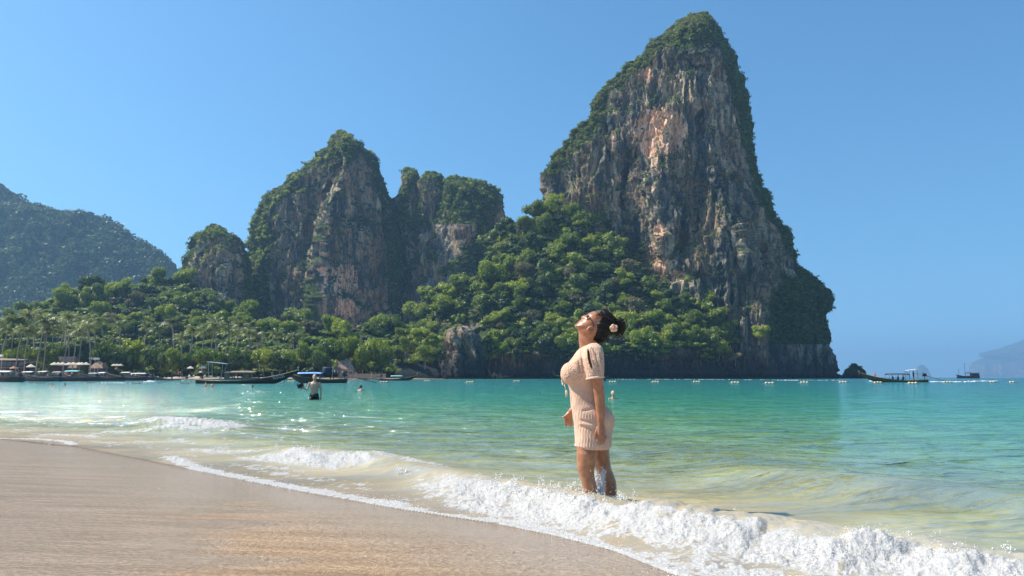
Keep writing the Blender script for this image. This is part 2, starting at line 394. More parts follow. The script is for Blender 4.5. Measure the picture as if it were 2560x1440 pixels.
# thin the faces on land away
fcs = grid_faces(*shp); fk = (s[fcs] > -.045).all(1); fcs = fcs[fk]
used, inv = np.unique(fcs, return_inverse=True); fcs = inv.reshape(-1, 4)
V = np.c_[pts, wz][used]
def water_mat():
    b = NB('sea_water'); v = b.coord(); s = b.attr('sea'); fo = b.attr('foam')
    lg = b.math('DIVIDE', b.math('LOGARITHM', b.math('ADD', b.math('MAXIMUM', s, 0.0), 1.0), 10.0), 2.7)
    wob = b.math('MULTIPLY', b.math('SUBTRACT', b.noise(b.coord((.6, 1.4, 1), (0, 0, rad(44))), .22, 4, .6), .5), .16)
    lg = b.math('ADD', lg, wob)
    L = lambda x: math.log10(1+x)/2.7
    c = b.ramp(lg, [(0, (.43, .325, .22)), (L(1.0), (.41, .345, .225)), (L(2.2), (.34, .34, .19)), (L(4.5), (.26, .345, .15)), (L(9), (.15, .33, .12)), (L(18), (.055, .29, .115)), (L(40), (.016, .225, .12)), (L(110), (.007, .165, .12)), (L(300), (.005, .115, .125))])
    cd = b.n('ShaderNodeCameraData').outputs['View Distance'] if False else None
    # ripples at several sizes; elongated along the shore
    rot = (0, 0, rad(16))
    n1 = b.noise(b.coord((.5, 1.3, 1), rot), 1.1, 3, .55, .3); n2 = b.noise(b.coord((.45, 1.5, 1), rot), 4.2, 3, .55, .4); n3 = b.noise(b.coord((.6, 1.3, 1), (0, 0, rad(12))), 17, 3, .6, .3)
    n0 = b.noise(b.coord((.4, 1.3, 1), rot), .28, 3, .5, .2)
    deep = b.rng(s, .2, 4.5, .18, 1.0); nr = b.bump(n0, .70, deep); nr = b.bump(n1, .60, deep, nr); nr = b.bump(n2, .13, deep, nr); nr = b.bump(n3, .010, .8, nr)
    c = b.mul(c, b.mix(b.rng(n1, .3, .7), (.72, .76, .74), (1.14, 1.12, 1.1)))  # light and shade of the ripples painted into the water colour
    c = b.mix(b.math('MULTIPLY', b.rng(b.attr('aer'), .05, .9), .75), c, (.52, .45, .31))
    dif = b.n('ShaderNodeBsdfDiffuse', {'Color': c, 'Normal': nr}).outputs[0]
    tr = b.n('ShaderNodeBsdfTransparent', {'Color': (.97, .98, .96, 1)}).outputs[0]
    body = b.n('ShaderNodeMixShader', {0: b.rng(s, 0.0, 1.0, 0.72, 1.0), 1: tr, 2: dif}).outputs[0]
    gl = b.n('ShaderNodeBsdfGlossy', {'Color': (.95, .97, 1, 1), 'Roughness': .07, 'Normal': nr}).outputs[0]
    fr = b.n('ShaderNodeFresnel', {'IOR': 1.33, 'Normal': nr}).outputs[0]
    fr = b.math('MINIMUM', b.math('MULTIPLY', fr, b.rng(s, .1, 7.0, .26, .85)), .6)
    wat = b.n('ShaderNodeMixShader', {0: fr, 1: body, 2: gl}).outputs[0]
    fn = b.noise(v, 11, 6, .72, .6); fn2 = b.noise(v, 55, 4, .7, .3)
    wv = b.n('ShaderNodeVectorMath', {0: v, 1: b.n('ShaderNodeVectorMath', {0: b.n('ShaderNodeTexNoise', {'Vector': v, 'Scale': 6.0, 'Detail': 3}).outputs['Color'], 1: (.22, .22, .22)}, operation='MULTIPLY').outputs[0]}, operation='ADD').outputs[0]
    lace = b.n('ShaderNodeTexVoronoi', {'Vector': wv, 'Scale': 9.0}).outputs['Distance']; lace2 = b.n('ShaderNodeTexVoronoi', {'Vector': wv, 'Scale': 26.0}).outputs['Distance']
    fsum = b.math('ADD', b.math('ADD', b.math('MULTIPLY', fn, .45), b.math('MULTIPLY', fn2, .15)), b.math('ADD', b.math('MULTIPLY', lace, .30), b.math('MULTIPLY', lace2, .22)))
    msk = b.math('SUBTRACT', b.math('ADD', fo, b.math('MULTIPLY', fsum, 1.5)), 1.42)
    msk = b.math('MULTIPLY', b.rng(msk, -.04, .12), b.rng(fo, .12, .4))
    fb = b.bump(b.math('ADD', b.math('MULTIPLY', fn, 1.2), b.math('ADD', b.math('MULTIPLY', fn2, .6), b.math('MULTIPLY', lace2, -.4))), .035, .6)
    fcol = b.mix(b.rng(fn2, .3, .6), (.60, .585, .55), (.81, .80, .78)); fsh = b.n('ShaderNodeMixShader', {0: .35, 1: b.pbr(fcol, .5, .3, fb), 2: b.n('ShaderNodeBsdfTranslucent', {'Color': fcol, 'Normal': fb}).outputs[0]}).outputs[0]
    return b.fin(b.n('ShaderNodeMixShader', {0: msk, 1: wat, 2: fsh}).outputs[0])
sea = link('sea_water', mesh_np('sea_water', V, fcs, attrs={'sea': s[used], 'foam': foam[used], 'aer': face[used]}), water_mat())
tag(sea, 'clear green to turquoise sea with a small breaking wave', kind='structure')
print('water verts', len(V))
# ------------------------------------------------------------ rock and hill bodies
def ipl(pts, y):
    p = sorted([(b, a) for a, b in pts]); return np.interp(y, [q[0] for q in p], [q[1] for q in p])
BODIES = {}
def massif(name, L, R, D, B, prof, seed, flute=1.0, stepy=2.2, stepx=2.4, base=948, back=.6, veg=None, orange=None, feats=None, ncol=None, amp=1.0, label=None, mat=None, smallamp=1.0):
    """a closed rock body: outline (left and right edge by row), distance, bulge towards the viewer, front profile across"""
    top = min(min(p[1] for p in L), min(p[1] for p in R))
    ys = np.concatenate([[top+.3, top+1.0], np.arange(top+2, base, stepy), [base]])
    xl, xr = ipl(L, ys), ipl(R, ys)
    wmax = (xr-xl).max(); nf = int(wmax/stepx); nb_ = max(14, nf//5)
    tf = np.linspace(0, 1, nf); tf = .5-.5*np.cos(math.pi*tf)*(.35)-.5*(1-2*tf)*.65
    px = xl[:, None]+(xr-xl)[:, None]*tf[None]; py = np.broadcast_to(ys[:, None], px.shape)
    Dm = np.array([D(y) if callable(D) else D for y in ys])[:, None]; Bm = np.array([B(y) if callable(B) else B for y in ys])[:, None]
    ttop = sstep(0, 26, ys-top)[:, None]**.5
    pr = np.stack([prof(tf, y) for y in ys])
    Y = Dm-Bm*pr*ttop
    for fx_, fy_, frx, fry, fd in (feats or []): Y = Y-fd*np.exp(-((px-fx_)/frx)**2-((py-fy_)/fry)**2)
    Vf = P(px, py, Y)
    tb = np.linspace(1, 0, nb_+2)[1:-1]
    pxb = xl[:, None]+(xr-xl)[:, None]*tb[None]; Yb = Dm+back*Bm.mean()*np.sqrt(np.clip(1-(2*tb-1)**2, 0, 1))[None]*ttop
    # the back keeps the real width of the front instead of widening with distance
    Vb = P(pxb, np.broadcast_to(ys[:, None], pxb.shape), np.broadcast_to(Dm, pxb.shape)).copy(); Vb[..., 1] = Yb
    V = np.concatenate([Vf, Vb], 1); nr, nc = V.shape[:2]
    du = np.roll(V, -1, 1)-np.roll(V, 1, 1); dv = np.gradient(V, axis=0); N = np.cross(du, -dv)*-1
    N /= np.linalg.norm(N, axis=2, keepdims=True)+1e-9
    sgn = np.sign((N[:, nf//2, 1]).mean()); N *= -sgn
    N[..., 2] *= .5
    sc = Dm.mean()/520.0
    p = V.reshape(-1, 3)/sc; n = N.reshape(-1, 3)
    big = fbm(p*[1/55, 1/55, 1/95], 3, seed); warp = fbm(p*[1/20, 1/20, 1/30], 2, seed+5)*9
    pw = p.copy(); pw[:, 0] += warp; pw[:, 1] += warp
    fl = fbm(pw*[1/15, 1/15, 1/75], 4, seed+7, .5, True); fl2 = fbm(pw*[1/5.0, 1/5.0, 1/22], 4, seed+9, .6, True); led = fbm(p*[1/26, 1/26, 1/15], 3, seed+11, .55); sm = fbm(p*[1/2.6, 1/2.6, 1/6], 3, seed+13, .6)
    d = (big*13+fl*6.5*flute+fl2*4.2*flute+led*4.5+sm*2.0*smallamp)*amp*sc
    edge = np.broadcast_to(np.sqrt(np.clip((ys-top)/30, .12, 1))[:, None], V.shape[:2]).reshape(-1)
    Vd = V.reshape(-1, 3)+n*((d-4.2*amp*sc)*edge)[:, None]
    Vd[:, 1] = Vd[:, 1]-0*edge
    Vg = Vd.reshape(nr, nc, 3)
    # normals of the displaced surface for the plant mask
    du = np.roll(Vg, -1, 1)-np.roll(Vg, 1, 1); dv = np.gradient(Vg, axis=0); N2 = np.cross(du, dv); N2 /= np.linalg.norm(N2, axis=2, keepdims=True)+1e-9
    if N2[:, nf//2, 1].mean() > 0: N2 = -N2
    sx, sy = topx(Vg)
    vm = np.zeros((nr, nc)); nz = fbm(p*[1/16, 1/16, 1/22], 4, seed+21).reshape(nr, nc)
    if veg is not None: vm = np.clip(veg(sx, sy, N2, nz, np.broadcast_to(ys[:, None], sx.shape)), 0, 1)
    om = np.zeros((nr, nc))
    for ox, oy, rx, ry, st in (orange or []):
        om = np.maximum(om, st*np.exp(-((sx-ox)/rx)**2-((sy-oy)/ry)**2))
    i = np.arange(nr*nc).reshape(nr, nc); j = np.roll(i, -1, 1)
    fs = np.stack([i[:-1], i[1:], j[1:], j[:-1]], -1).reshape(-1, 4)
    capt = i[0][None, :]; capb = i[-1][::-1][None, :]
    cav = np.clip((fl.reshape(nr, nc)+.6*led.reshape(nr, nc)), -1, 1)
    me = mesh_np(name, Vd, [fs, capt, capb], attrs={'veg': vm.ravel(), 'orange': om.ravel(), 'tone': (nz*1.0+.3*big.reshape(nr, nc)).ravel(), 'cav': cav.ravel()})
    o = link(name, me, mat); tag(o, label, kind='structure')
    BODIES[name if name not in BODIES else name+str(seed)] = dict(V=Vg[:, :nf], N=N2[:, :nf], sx=sx[:, :nf], sy=sy[:, :nf], veg=vm[:, :nf], nf=nf)
    return o
def rock_mat():
    b = NB('limestone'); v = b.coord(); vg = b.attr('veg'); og = b.attr('orange'); tn = b.attr('tone')
    st = b.coord((1, 1, .16)); s1 = b.noise(st, .16, 6, .62, .5); s2 = b.noise(st, .55, 5, .65, .5); bl = b.noise(b.coord((1, 1, .6)), .045, 4, .6)
    sp = b.noise(v, 1.3, 5, .7)
    c = b.ramp(s1, [(.30, (.022, .032, .042)), (.43, (.07, .085, .095)), (.50, (.19, .17, .135)), (.59, (.45, .37, .25)), (.74, (.62, .53, .40))])
    warm = b.mix(b.rng(s2, .35, .65), (.16, .11, .072), (.40, .275, .17))
    c = b.mix(b.math('MULTIPLY', b.rng(bl, .46, .62), .75), c, warm)
    c = b.mix(b.math('MULTIPLY', b.rng(s2, .50, .34), .75), c, (.022, .030, .038))
    orc = b.mix(b.rng(s2, .3, .68), (.52, .24, .13), (.98, .70, .50))
    c = b.mix(b.rng(b.math('ADD', og, b.math('MULTIPLY', b.math('SUBTRACT', s2, .5), .9)), .28, .52), c, orc)
    c = b.mul(c, b.mix(b.rng(sp, .3, .65), (.62, .62, .64), (1.15, 1.13, 1.1)))
    gc = b.ramp(b.noise(v, .35, 5, .65), [(.3, (.014, .026, .010)), (.5, (.045, .07, .018)), (.7, (.10, .13, .035))])
    m = b.rng(b.math('ADD', vg, b.math('MULTIPLY', b.math('SUBTRACT', sp, .5), .8)), .42, .58)
    c = b.mix(m, c, gc)
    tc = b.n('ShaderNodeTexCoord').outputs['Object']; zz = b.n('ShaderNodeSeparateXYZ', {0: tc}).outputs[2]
    c = b.mix(b.math('MULTIPLY', b.rng(b.math('ADD', zz, b.math('MULTIPLY', s2, 22.0)), 34, 17), .88), c, (.024, .034, .040)); c = b.mix(b.math('MULTIPLY', b.rng(zz, 4.5, 1.5), .85), c, (.010, .012, .012))       # undercut's shade painted into the low rock, then the dark tide band at the waterline
    h = b.math('ADD', b.math('MULTIPLY', s2, 1.0), b.math('MULTIPLY', sp, .5))
    return b.fin(b.pbr(c, .9, .1, b.bump(h, 1.3, .8)))
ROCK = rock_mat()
def pw(*kv):
    xs = [a for a, _ in kv]; ys_ = [b_ for _, b_ in kv]
    return lambda t: np.interp(t, xs, ys_)
def ell(t): return np.sqrt(np.clip(1-(2*t-1)**2, 0, 1))
def lin(a, va, b_, vb): return lambda y: float(np.interp(y, [a, b_], [va, vb]))

# --- main tower
mL = [(1730, 36), (1712, 45), (1674, 74), (1628, 112), (1590, 152), (1555, 185), (1530, 215), (1500, 252), (1480, 290), (1450, 330), (1418, 365), (1397, 400), (1378, 432), (1367, 462), (1364, 500), (1358, 560), (1330, 700), (1300, 800), (1290, 948)]
mR = [(1764, 36), (1780, 48), (1795, 74), (1812, 107), (1824, 150), (1830, 200), (1844, 240), (1856, 290), (1867, 330), (1873, 370), (1883, 420), (1897, 470), (1920, 520), (1936, 550), (1960, 580), (1980, 620), (2000, 650), (2024, 690), (2050, 715), (2068, 750), (2066, 790), (2076, 850), (2086, 900), (2092, 948)]
def mprof(t, y):
    # broad front turned to the left, a corner near the right edge and a shaded flank behind it
    k = np.interp(y, [30, 130, 420, 720, 948], [.55, .80, .86, .80, .78])
    a = np.interp(t, [0, .10, .30, k-.06, k, k+.05, 1], [0, .34, .52, .95, 1.0, .62, 0]); r = ell(t)
    w = np.interp(y, [30, 150], [.7, .12])
    # concave bay in the middle of the wall
    bay_ = -.18*np.exp(-((t-.40)/.10)**2)*np.interp(y, [250, 420, 700], [0, 1, .5])+.10*np.exp(-((t-.52)/.07)**2)*np.interp(y, [150, 330], [0, 1])
    return a*(1-w)+r*w+bay_
def mveg(sx, sy, N, nz, y):
    edge = (sx-ipl(mL, y))
    v = .55*sstep(.25, .6, N[..., 2]+.25*nz)*1.1
    v = np.maximum(v, sstep(138, 88, sy+40*nz)*.95)
    v = np.maximum(v, sstep(62, 12, edge+55*nz)*.9*sstep(480, 400, sy))
    right = ipl(mR, y)-sx; v = np.maximum(v, sstep(26, 8, right+20*nz)*.85)
    v = np.maximum(v, sstep(640, 760, sy+.55*(sx-1960)+60*nz)*.92*sstep(1880, 1960, sx)*sstep(905, 850, sy+20*nz))
    v = np.where((sy > 860), np.minimum(v, .35), v)
    return v
morange = [(1652, 328, 62, 56, 1.2), (1625, 360, 30, 40, .8), (1618, 185, 14, 25, .75), (1535, 345, 10, 40, .55), (1548, 445, 12, 15, .5), (1650, 575, 16, 22, .95), (1655, 665, 30, 22, .9), (1690, 690, 38, 20, .75), (1640, 410, 20, 60, .5), (1630, 470, 12, 14, .5), (1840, 310, 30, 60, .35), (1640, 625, 25, 45, .45), (1905, 470, 20, 60, .25)]
mfe = [(1702, 612, 20, 30, -16), (1650, 625, 16, 28, 7), (1812, 445, 26, 13, -9), (1562, 462, 15, 62, -15), (1640, 470, 46, 110, 11), (1790, 600, 34, 60, 6), (1432, 440, 56, 60, -9), (1748, 310, 14, 70, -10), (1832, 190, 9, 60, 5), (1760, 128, 80, 14, 7), (1760, 172, 80, 16, -7), (1520, 330, 12, 70, -7), (1590, 300, 20, 60, 6), (1690, 690, 60, 14, -8), (1860, 560, 16, 90, 7), (1900, 640, 14, 60, -8), (1750, 520, 12, 80, -8)]
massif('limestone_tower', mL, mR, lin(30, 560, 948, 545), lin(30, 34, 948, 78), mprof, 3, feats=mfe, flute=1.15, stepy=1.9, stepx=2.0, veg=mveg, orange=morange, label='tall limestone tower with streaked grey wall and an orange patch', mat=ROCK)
# --- second tower
L2 = [(848, 330), (832, 342), (815, 375), (792, 403), (762, 424), (737, 440), (706, 474), (682, 490), (656, 512), (647, 535), (640, 560), (632, 600), (628, 640), (625, 800), (622, 948)]
R2 = [(858, 330), (880, 342), (903, 368), (923, 392), (938, 420), (947, 450), (960, 485), (966, 520), (972, 560), (982, 620), (988, 700), (1000, 830), (1005, 948)]
def prof2(t, y):
    k = np.interp(y, [330, 420, 640, 830], [.45, .56, .49, .46])
    # left wing, then a fold facing left, a corner, and the long right flank turned away from the sun
    return np.interp(t, [0, .08, k-.13, k-.09, k, k+.10, .86, 1], [0, .38, .50, .40, 1.08, .88, .34, .0])*.85+.15*ell(t)
def veg2(sx, sy, N, nz, y):
    v = .8*sstep(.2, .6, N[..., 2]+.3*nz)
    v = np.maximum(v, sstep(np.interp(sy, [480, 620], [40, 95]), 8, sx-ipl(L2, y)+60*nz)*.9)
    v = np.maximum(v, sstep(420, 370, sy+40*nz)*.9)
    v = np.maximum(v, sstep(28, 6, ipl(R2, y)-sx+20*nz)*.9)
    v = np.maximum(v, sstep(.0, .25, nz)*.8*sstep(700, 660, sx)*sstep(540, 600, sy))
    v = np.maximum(v, sstep(30, 8, np.abs(sx-775)+25*nz)*.9*sstep(670, 720, sy))
    return v
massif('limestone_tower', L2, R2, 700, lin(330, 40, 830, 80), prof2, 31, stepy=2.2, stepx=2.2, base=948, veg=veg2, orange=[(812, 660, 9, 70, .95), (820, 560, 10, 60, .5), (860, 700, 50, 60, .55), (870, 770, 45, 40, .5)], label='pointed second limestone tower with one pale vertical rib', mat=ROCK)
# --- small tower at its left
L3 = [(536, 564), (520, 570), (500, 592), (487, 612), (474, 640), (461, 660), (455, 690), (458, 740), (474, 780), (480, 948)]
R3 = [(545, 564), (560, 572), (574, 588), (600, 592), (613, 602), (619, 640), (624, 700), (640, 800), (645, 948)]
def veg3(sx, sy, N, nz, y):
    v = np.maximum(.8*sstep(.25, .6, N[..., 2]+.3*nz), sstep(612, 590, sy+20*nz)*.9)
    v = np.maximum(v, sstep(590, 620, sx+25*nz)*.95*sstep(600, 660, sy)); return np.maximum(v, sstep(14, 3, sx-ipl(L3, y)+10*nz)*.8)
massif('limestone_tower', L3, R3, 640, lin(560, 26, 830, 48), lambda t, y: np.interp(t, [0, .2, .6, .8, 1], [0, .7, 1, .8, 0]), 51, stepy=2.4, stepx=2.4, veg=veg3, label='small grey limestone tower left of the pointed one', mat=ROCK)
# --- right of the gap
def vegall(lo=.55): return lambda sx, sy, N, nz, y: np.maximum(lo+.8*nz, .9*sstep(.1, .5, N[..., 2]+.3*nz))
massif('limestone_pinnacle', [(1012, 420), (1000, 428), (996, 460), (986, 500), (976, 530), (965, 620), (960, 948)], [(1020, 420), (1038, 426), (1041, 450), (1048, 500), (1055, 560), (1060, 948)], 725, 18, lambda t, y: ell(t), 61, stepy=2.6, stepx=2.6, veg=vegall(.42), label='narrow rock pinnacle right of the gap', mat=ROCK)
massif('limestone_pinnacle', [(1062, 434), (1052, 445), (1044, 470), (1036, 510), (1030, 560), (1020, 700), (1020, 948)], [(1090, 430), (1105, 436), (1112, 455), (1118, 500), (1124, 560), (1130, 948)], 718, 22, lambda t, y: ell(t), 62, stepy=2.6, stepx=2.6, veg=vegall(.36), label='broad grey rock pinnacle with upright ribs', mat=ROCK)
def veg4(sx, sy, N, nz, y): return np.maximum(.62+.9*nz, .9*sstep(.1, .5, N[..., 2]+.3*nz))*np.where((sx < 1180) & (sy > 560) & (nz < .1), .5, 1)
massif('limestone_dome', [(1125, 446), (1110, 455), (1106, 480), (1098, 520), (1075, 560), (1050, 620), (1045, 700), (1040, 948)], [(1140, 444), (1175, 452), (1205, 456), (1226, 474), (1241, 492), (1250, 520), (1258, 550), (1263, 600), (1270, 948)], 705, lin(440, 34, 800, 60), lambda t, y: np.interp(t, [0, .15, .45, .75, 1], [0, .62, 1, .75, 0]), 63, stepy=2.4, stepx=2.4, veg=veg4, label='overgrown limestone dome between the two large towers', mat=ROCK)
massif('shaded_ridge', [(965, 560), (930, 600), (900, 948)], [(985, 560), (1060, 575), (1120, 600), (1180, 650), (1300, 700), (1300, 948)], 760, 30, lambda t, y: ell(t), 66, stepy=4, stepx=4, veg=vegall(.8), label='dark wooded ridge in the gap between towers', mat=ROCK)
# --- far left mountain
L5 = [(-330, 440), (-600, 520), (-800, 700), (-900, 948)]
R5 = [(-40, 440.0), (4, 470), (46, 494), (72, 512), (136, 520), (212, 526), (254, 541), (294, 564), (334, 594), (372, 616), (404, 632), (426, 660), (437, 690), (452, 948)]
L5 = [(-60, 440), (-420, 520), (-700, 700), (-800, 948)]
def prof5(t, y): return np.interp(t, [0, .35, .62, .75, .86, 1], [.6, 1, .74, .80, .42, 0])
massif('wooded_mountain', L5, R5, lin(440, 1480, 948, 1380), lin(440, 60, 948, 200), prof5, 71, stepy=3, stepx=3.4, amp=.9, flute=.7, veg=lambda sx, sy, N, nz, y: np.clip(.75+.5*nz, 0, 1), label='long wooded mountain fading blue at the far left', mat=ROCK)
# --- far islands on the right
massif('far_island', [(2560, 850), (2535, 862), (2505, 874), (2478, 892), (2448, 886), (2434, 908), (2420, 948)], [(2600, 850), (2700, 870), (2760, 920), (2780, 948)], 10500, 500, lambda t, y: ell(t), 81, stepy=2.5, stepx=3, veg=vegall(.3), amp=.35, label='hazy blue island at the right edge', mat=ROCK)
massif('far_island', [(2299, 912), (2290, 922), (2284, 948)], [(2308, 912), (2320, 924), (2332, 948)], 9500, 120, lambda t, y: ell(t), 82, stepy=2, stepx=2, veg=vegall(.3), amp=.15, label='small hazy island behind the right longtail boat', mat=ROCK)
massif('far_island', [(2262, 926), (2256, 934), (2250, 948)], [(2268, 926), (2276, 936), (2284, 948)], 9600, 100, lambda t, y: ell(t), 83, stepy=2, stepx=2, veg=vegall(.3), amp=.12, label='tiny hazy islet left of the small hazy island', mat=ROCK)
massif('rocky_islet', [(2130, 912), (2118, 922), (2106, 935), (2085, 948)], [(2140, 911), (2156, 920), (2166, 930), (2172, 948)], 560, 16, lambda t, y: ell(t), 84, stepy=1.6, stepx=1.6, veg=vegall(.5), amp=.3, label='small dark rocky islet off the foot of the tall tower', mat=ROCK)
# --- wooded foot of the main tower
L6 = [(1420, 512), (1372, 520), (1356, 545), (1300, 572), (1262, 580), (1240, 605), (1215, 650), (1195, 700), (1130, 715), (1060, 760), (1030, 820), (1010, 880), (975, 910), (970, 948)]
R6 = [(1450, 512), (1490, 530), (1530, 560), (1580, 590), (1620, 640), (1660, 690), (1740, 712), (1830, 740), (1880, 790), (1920, 810), (1925, 850), (1900, 880), (1930, 948)]
def prof6(t, y): return np.interp(t, [0, .12, .3, .5, .7, .88, 1], [.0, .55, .85, 1, .95, .8, .25])
def B6(y): return float(np.interp(y, [510, 600, 700, 800, 870, 884, 900, 925, 948], [8, 22, 45, 68, 88, 86, 76, 72, 76]))
def D6(y): return float(np.interp(y, [510, 948], [545, 520]))
def veg6(sx, sy, N, nz, y):
    cliff = sstep(872, 896, sy+60*nz)*sstep(1230, 1270, sx)
    out = sstep(45, 30, np.abs(sx-1170)+30*nz)*sstep(800, 815, sy)
    return np.clip(.9-np.maximum(cliff, out)*.8, 0, 1)
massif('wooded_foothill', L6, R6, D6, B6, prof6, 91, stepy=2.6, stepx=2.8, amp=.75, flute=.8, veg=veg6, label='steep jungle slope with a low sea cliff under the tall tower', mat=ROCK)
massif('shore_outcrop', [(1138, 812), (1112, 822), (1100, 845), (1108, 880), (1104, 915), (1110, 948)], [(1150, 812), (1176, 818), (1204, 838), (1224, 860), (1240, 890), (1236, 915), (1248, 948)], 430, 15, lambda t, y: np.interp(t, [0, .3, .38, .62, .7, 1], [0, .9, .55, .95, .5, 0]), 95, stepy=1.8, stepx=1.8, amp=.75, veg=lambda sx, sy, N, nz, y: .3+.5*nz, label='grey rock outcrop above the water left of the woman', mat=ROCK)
# --- wooded rise behind the village
L7 = [(400, 702), (330, 712), (240, 716), (200, 728), (120, 752), (60, 775), (0, 800), (-200, 830), (-500, 860), (-600, 948)]
R7 = [(430, 702), (470, 712), (560, 775), (650, 800), (760, 815), (900, 828), (1000, 830), (1060, 850), (1100, 948)]
massif('wooded_rise', L7, R7, lin(700, 560, 948, 470), lin(700, 20, 948, 120), lambda t, y: np.interp(t, [0, .15, .8, 1], [.5, .95, 1, .3]), 97, stepy=4, stepx=5, amp=.5, flute=.4, veg=vegall(1.0), label='low wooded rise behind the beach village', mat=ROCK)

# ------------------------------------------------------------ haze
hz = MB(); hz.box((0, 3200, 225), (27000, 22000, 470))
hb = NB('haze_air'); pvn = hb.n('ShaderNodeVolumePrincipled', {'Color': (.36, .66, 1, 1), 'Density': .00015, 'Anisotropy': .2}); hb.t.links.new(pvn.outputs[0], hb.out.inputs['Volume'])
hobj = hz.build('haze', hb.m); tag(hobj, kind='stuff')
# ------------------------------------------------------------ foliage
def leaf_mat(name, cols, trans=.35, vary=.5):
    b = NB(name); oi = b.n('ShaderNodeObjectInfo').outputs['Random']; tn = b.attr('tint')
    nz = b.noise(b.coord((1, 1, 1)), .09, 3, .6)
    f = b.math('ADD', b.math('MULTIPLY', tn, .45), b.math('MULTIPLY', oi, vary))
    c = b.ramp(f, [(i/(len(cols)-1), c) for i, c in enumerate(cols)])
    d = b.n('ShaderNodeBsdfDiffuse', {'Color': c}).outputs[0]
    t = b.n('ShaderNodeBsdfTranslucent', {'Color': b.mul(c, (1.3, 1.35, .6))}).outputs[0]
    m = b.n('ShaderNodeMixShader', {0: trans, 1: d, 2: t}).outputs[0]
    g = b.n('ShaderNodeBsdfGlossy', {'Color': (.6, .65, .7, 1), 'Roughness': .45}).outputs[0]
    return b.fin(b.n('ShaderNodeMixShader', {0: .05, 1: m, 2: g}).outputs[0])
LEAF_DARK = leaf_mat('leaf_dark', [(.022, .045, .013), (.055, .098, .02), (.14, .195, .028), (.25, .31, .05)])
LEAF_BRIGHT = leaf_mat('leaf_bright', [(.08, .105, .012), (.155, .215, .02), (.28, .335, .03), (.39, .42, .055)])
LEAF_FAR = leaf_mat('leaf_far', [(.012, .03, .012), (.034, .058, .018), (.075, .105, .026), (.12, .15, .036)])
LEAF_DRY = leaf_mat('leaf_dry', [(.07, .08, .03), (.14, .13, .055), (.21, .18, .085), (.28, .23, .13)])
PALM = leaf_mat('palm_leaf', [(.07, .10, .03), (.13, .165, .06), (.22, .25, .11), (.32, .33, .17)], .3)
BARK = simple('bark', (.20, .165, .13), .9, .1)
rs = np.random.RandomState(11)
def leaves(cen, nrm, size, rs, asp=.6, jit=.55):
    """a bent pair of triangles per leaf clump, facing roughly outwards"""
    n = len(cen); nn = nrm+rs.normal(size=(n, 3))*jit; nn /= np.linalg.norm(nn, axis=1)[:, None]+1e-9
    a = np.cross(nn, rs.normal(size=(n, 3))); a /= np.linalg.norm(a, axis=1)[:, None]+1e-9; b_ = np.cross(nn, a)
    s = (size*rs.uniform(.6, 1.4, n))[:, None]
    v = np.stack([cen-a*s, cen+b_*s*asp-nn*s*.1, cen+a*s-nn*s*.25, cen-b_*s*asp-nn*s*.1], 1)
    return v.reshape(-1, 3), np.arange(4*n).reshape(n, 4)
def crown_np(rs, n_leaf, kind):
    """crown of unit radius standing on z = 0"""
    if kind == 'flat': nl = 9; lobes = [((rs.uniform(-.75, .75)), rs.uniform(-.75, .75), rs.uniform(.45, .72), rs.uniform(.30, .42)) for _ in range(nl)]+[(0, 0, .62, .5)]
    elif kind == 'tall': lobes = [(rs.uniform(-.35, .35), rs.uniform(-.35, .35), z, rs.uniform(.32, .5)) for z in np.linspace(.35, 1.6, 8)]
    else: lobes = [(rs.uniform(-.6, .6), rs.uniform(-.6, .6), rs.uniform(.35, 1.05), rs.uniform(.20, .44)) for _ in range(15)]+[(0, 0, .65, .5)]
    V = []; Fq = []; T = []; off = 0; tot = sum(l[3]**2 for l in lobes)
    core = MB()
    for x, y, z, r in lobes:
        m = int(n_leaf*r*r/tot); u = rs.normal(size=(m, 3)); u[:, 2] = np.abs(u[:, 2])*.9-.25*(rs.rand(m) < .45); u /= np.linalg.norm(u, axis=1)[:, None]
        rad_ = r*(1+.3*perlin(u*2.2+rs.uniform(0, 50), 3))*np.where(rs.rand(m) < .25, rs.uniform(.75, 1.28, m), rs.uniform(.88, 1.07, m))
        sq = .62 if kind == 'flat' else .85
        c = np.array([x, y, z])+u*rad_[:, None]*[1, 1, sq]
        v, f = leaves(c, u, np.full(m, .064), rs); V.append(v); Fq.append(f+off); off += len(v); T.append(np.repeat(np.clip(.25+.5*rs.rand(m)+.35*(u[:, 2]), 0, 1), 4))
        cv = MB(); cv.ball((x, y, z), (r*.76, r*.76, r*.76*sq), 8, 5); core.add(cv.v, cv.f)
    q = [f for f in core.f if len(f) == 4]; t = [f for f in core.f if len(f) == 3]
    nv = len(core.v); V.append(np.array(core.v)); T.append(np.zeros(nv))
    return np.concatenate(V), [np.concatenate(Fq), np.array(q)+off, np.array(t)+off], np.concatenate(T)
CR = {}
for kind, cnt in (('round', 6), ('flat', 4), ('tall', 2)):
    for j in range(cnt):
        Vc, Fc, Tc = crown_np(rs, 2300, kind); CR[(kind, j)] = (Vc, Fc, Tc)
LOWC = {}
for kind, cnt in (('round', 5), ('flat', 2)):
    for j in range(cnt): LOWC[(kind, j)] = crown_np(rs, 380, kind)
def trunk_mesh(k, h, bare=.0):
    m = MB(); r = random.Random(k)
    m.tube([(0, 0, -.3), (r.uniform(-.2, .2), r.uniform(-.2, .2), h*.5), (r.uniform(-.4, .4), 0, h)], [.34, .26, .16], 7)
    for a in range(4):
        w = a*1.57+r.random(); m.tube([(0, 0, h*.55), (math.cos(w)*h*.22, math.sin(w)*h*.22, h*.85), (math.cos(w)*h*.4, math.sin(w)*h*.4, h*1.15)], [.15, .1, .05], 5)
    return m.mesh('trunk', True)
tree_proto = {}
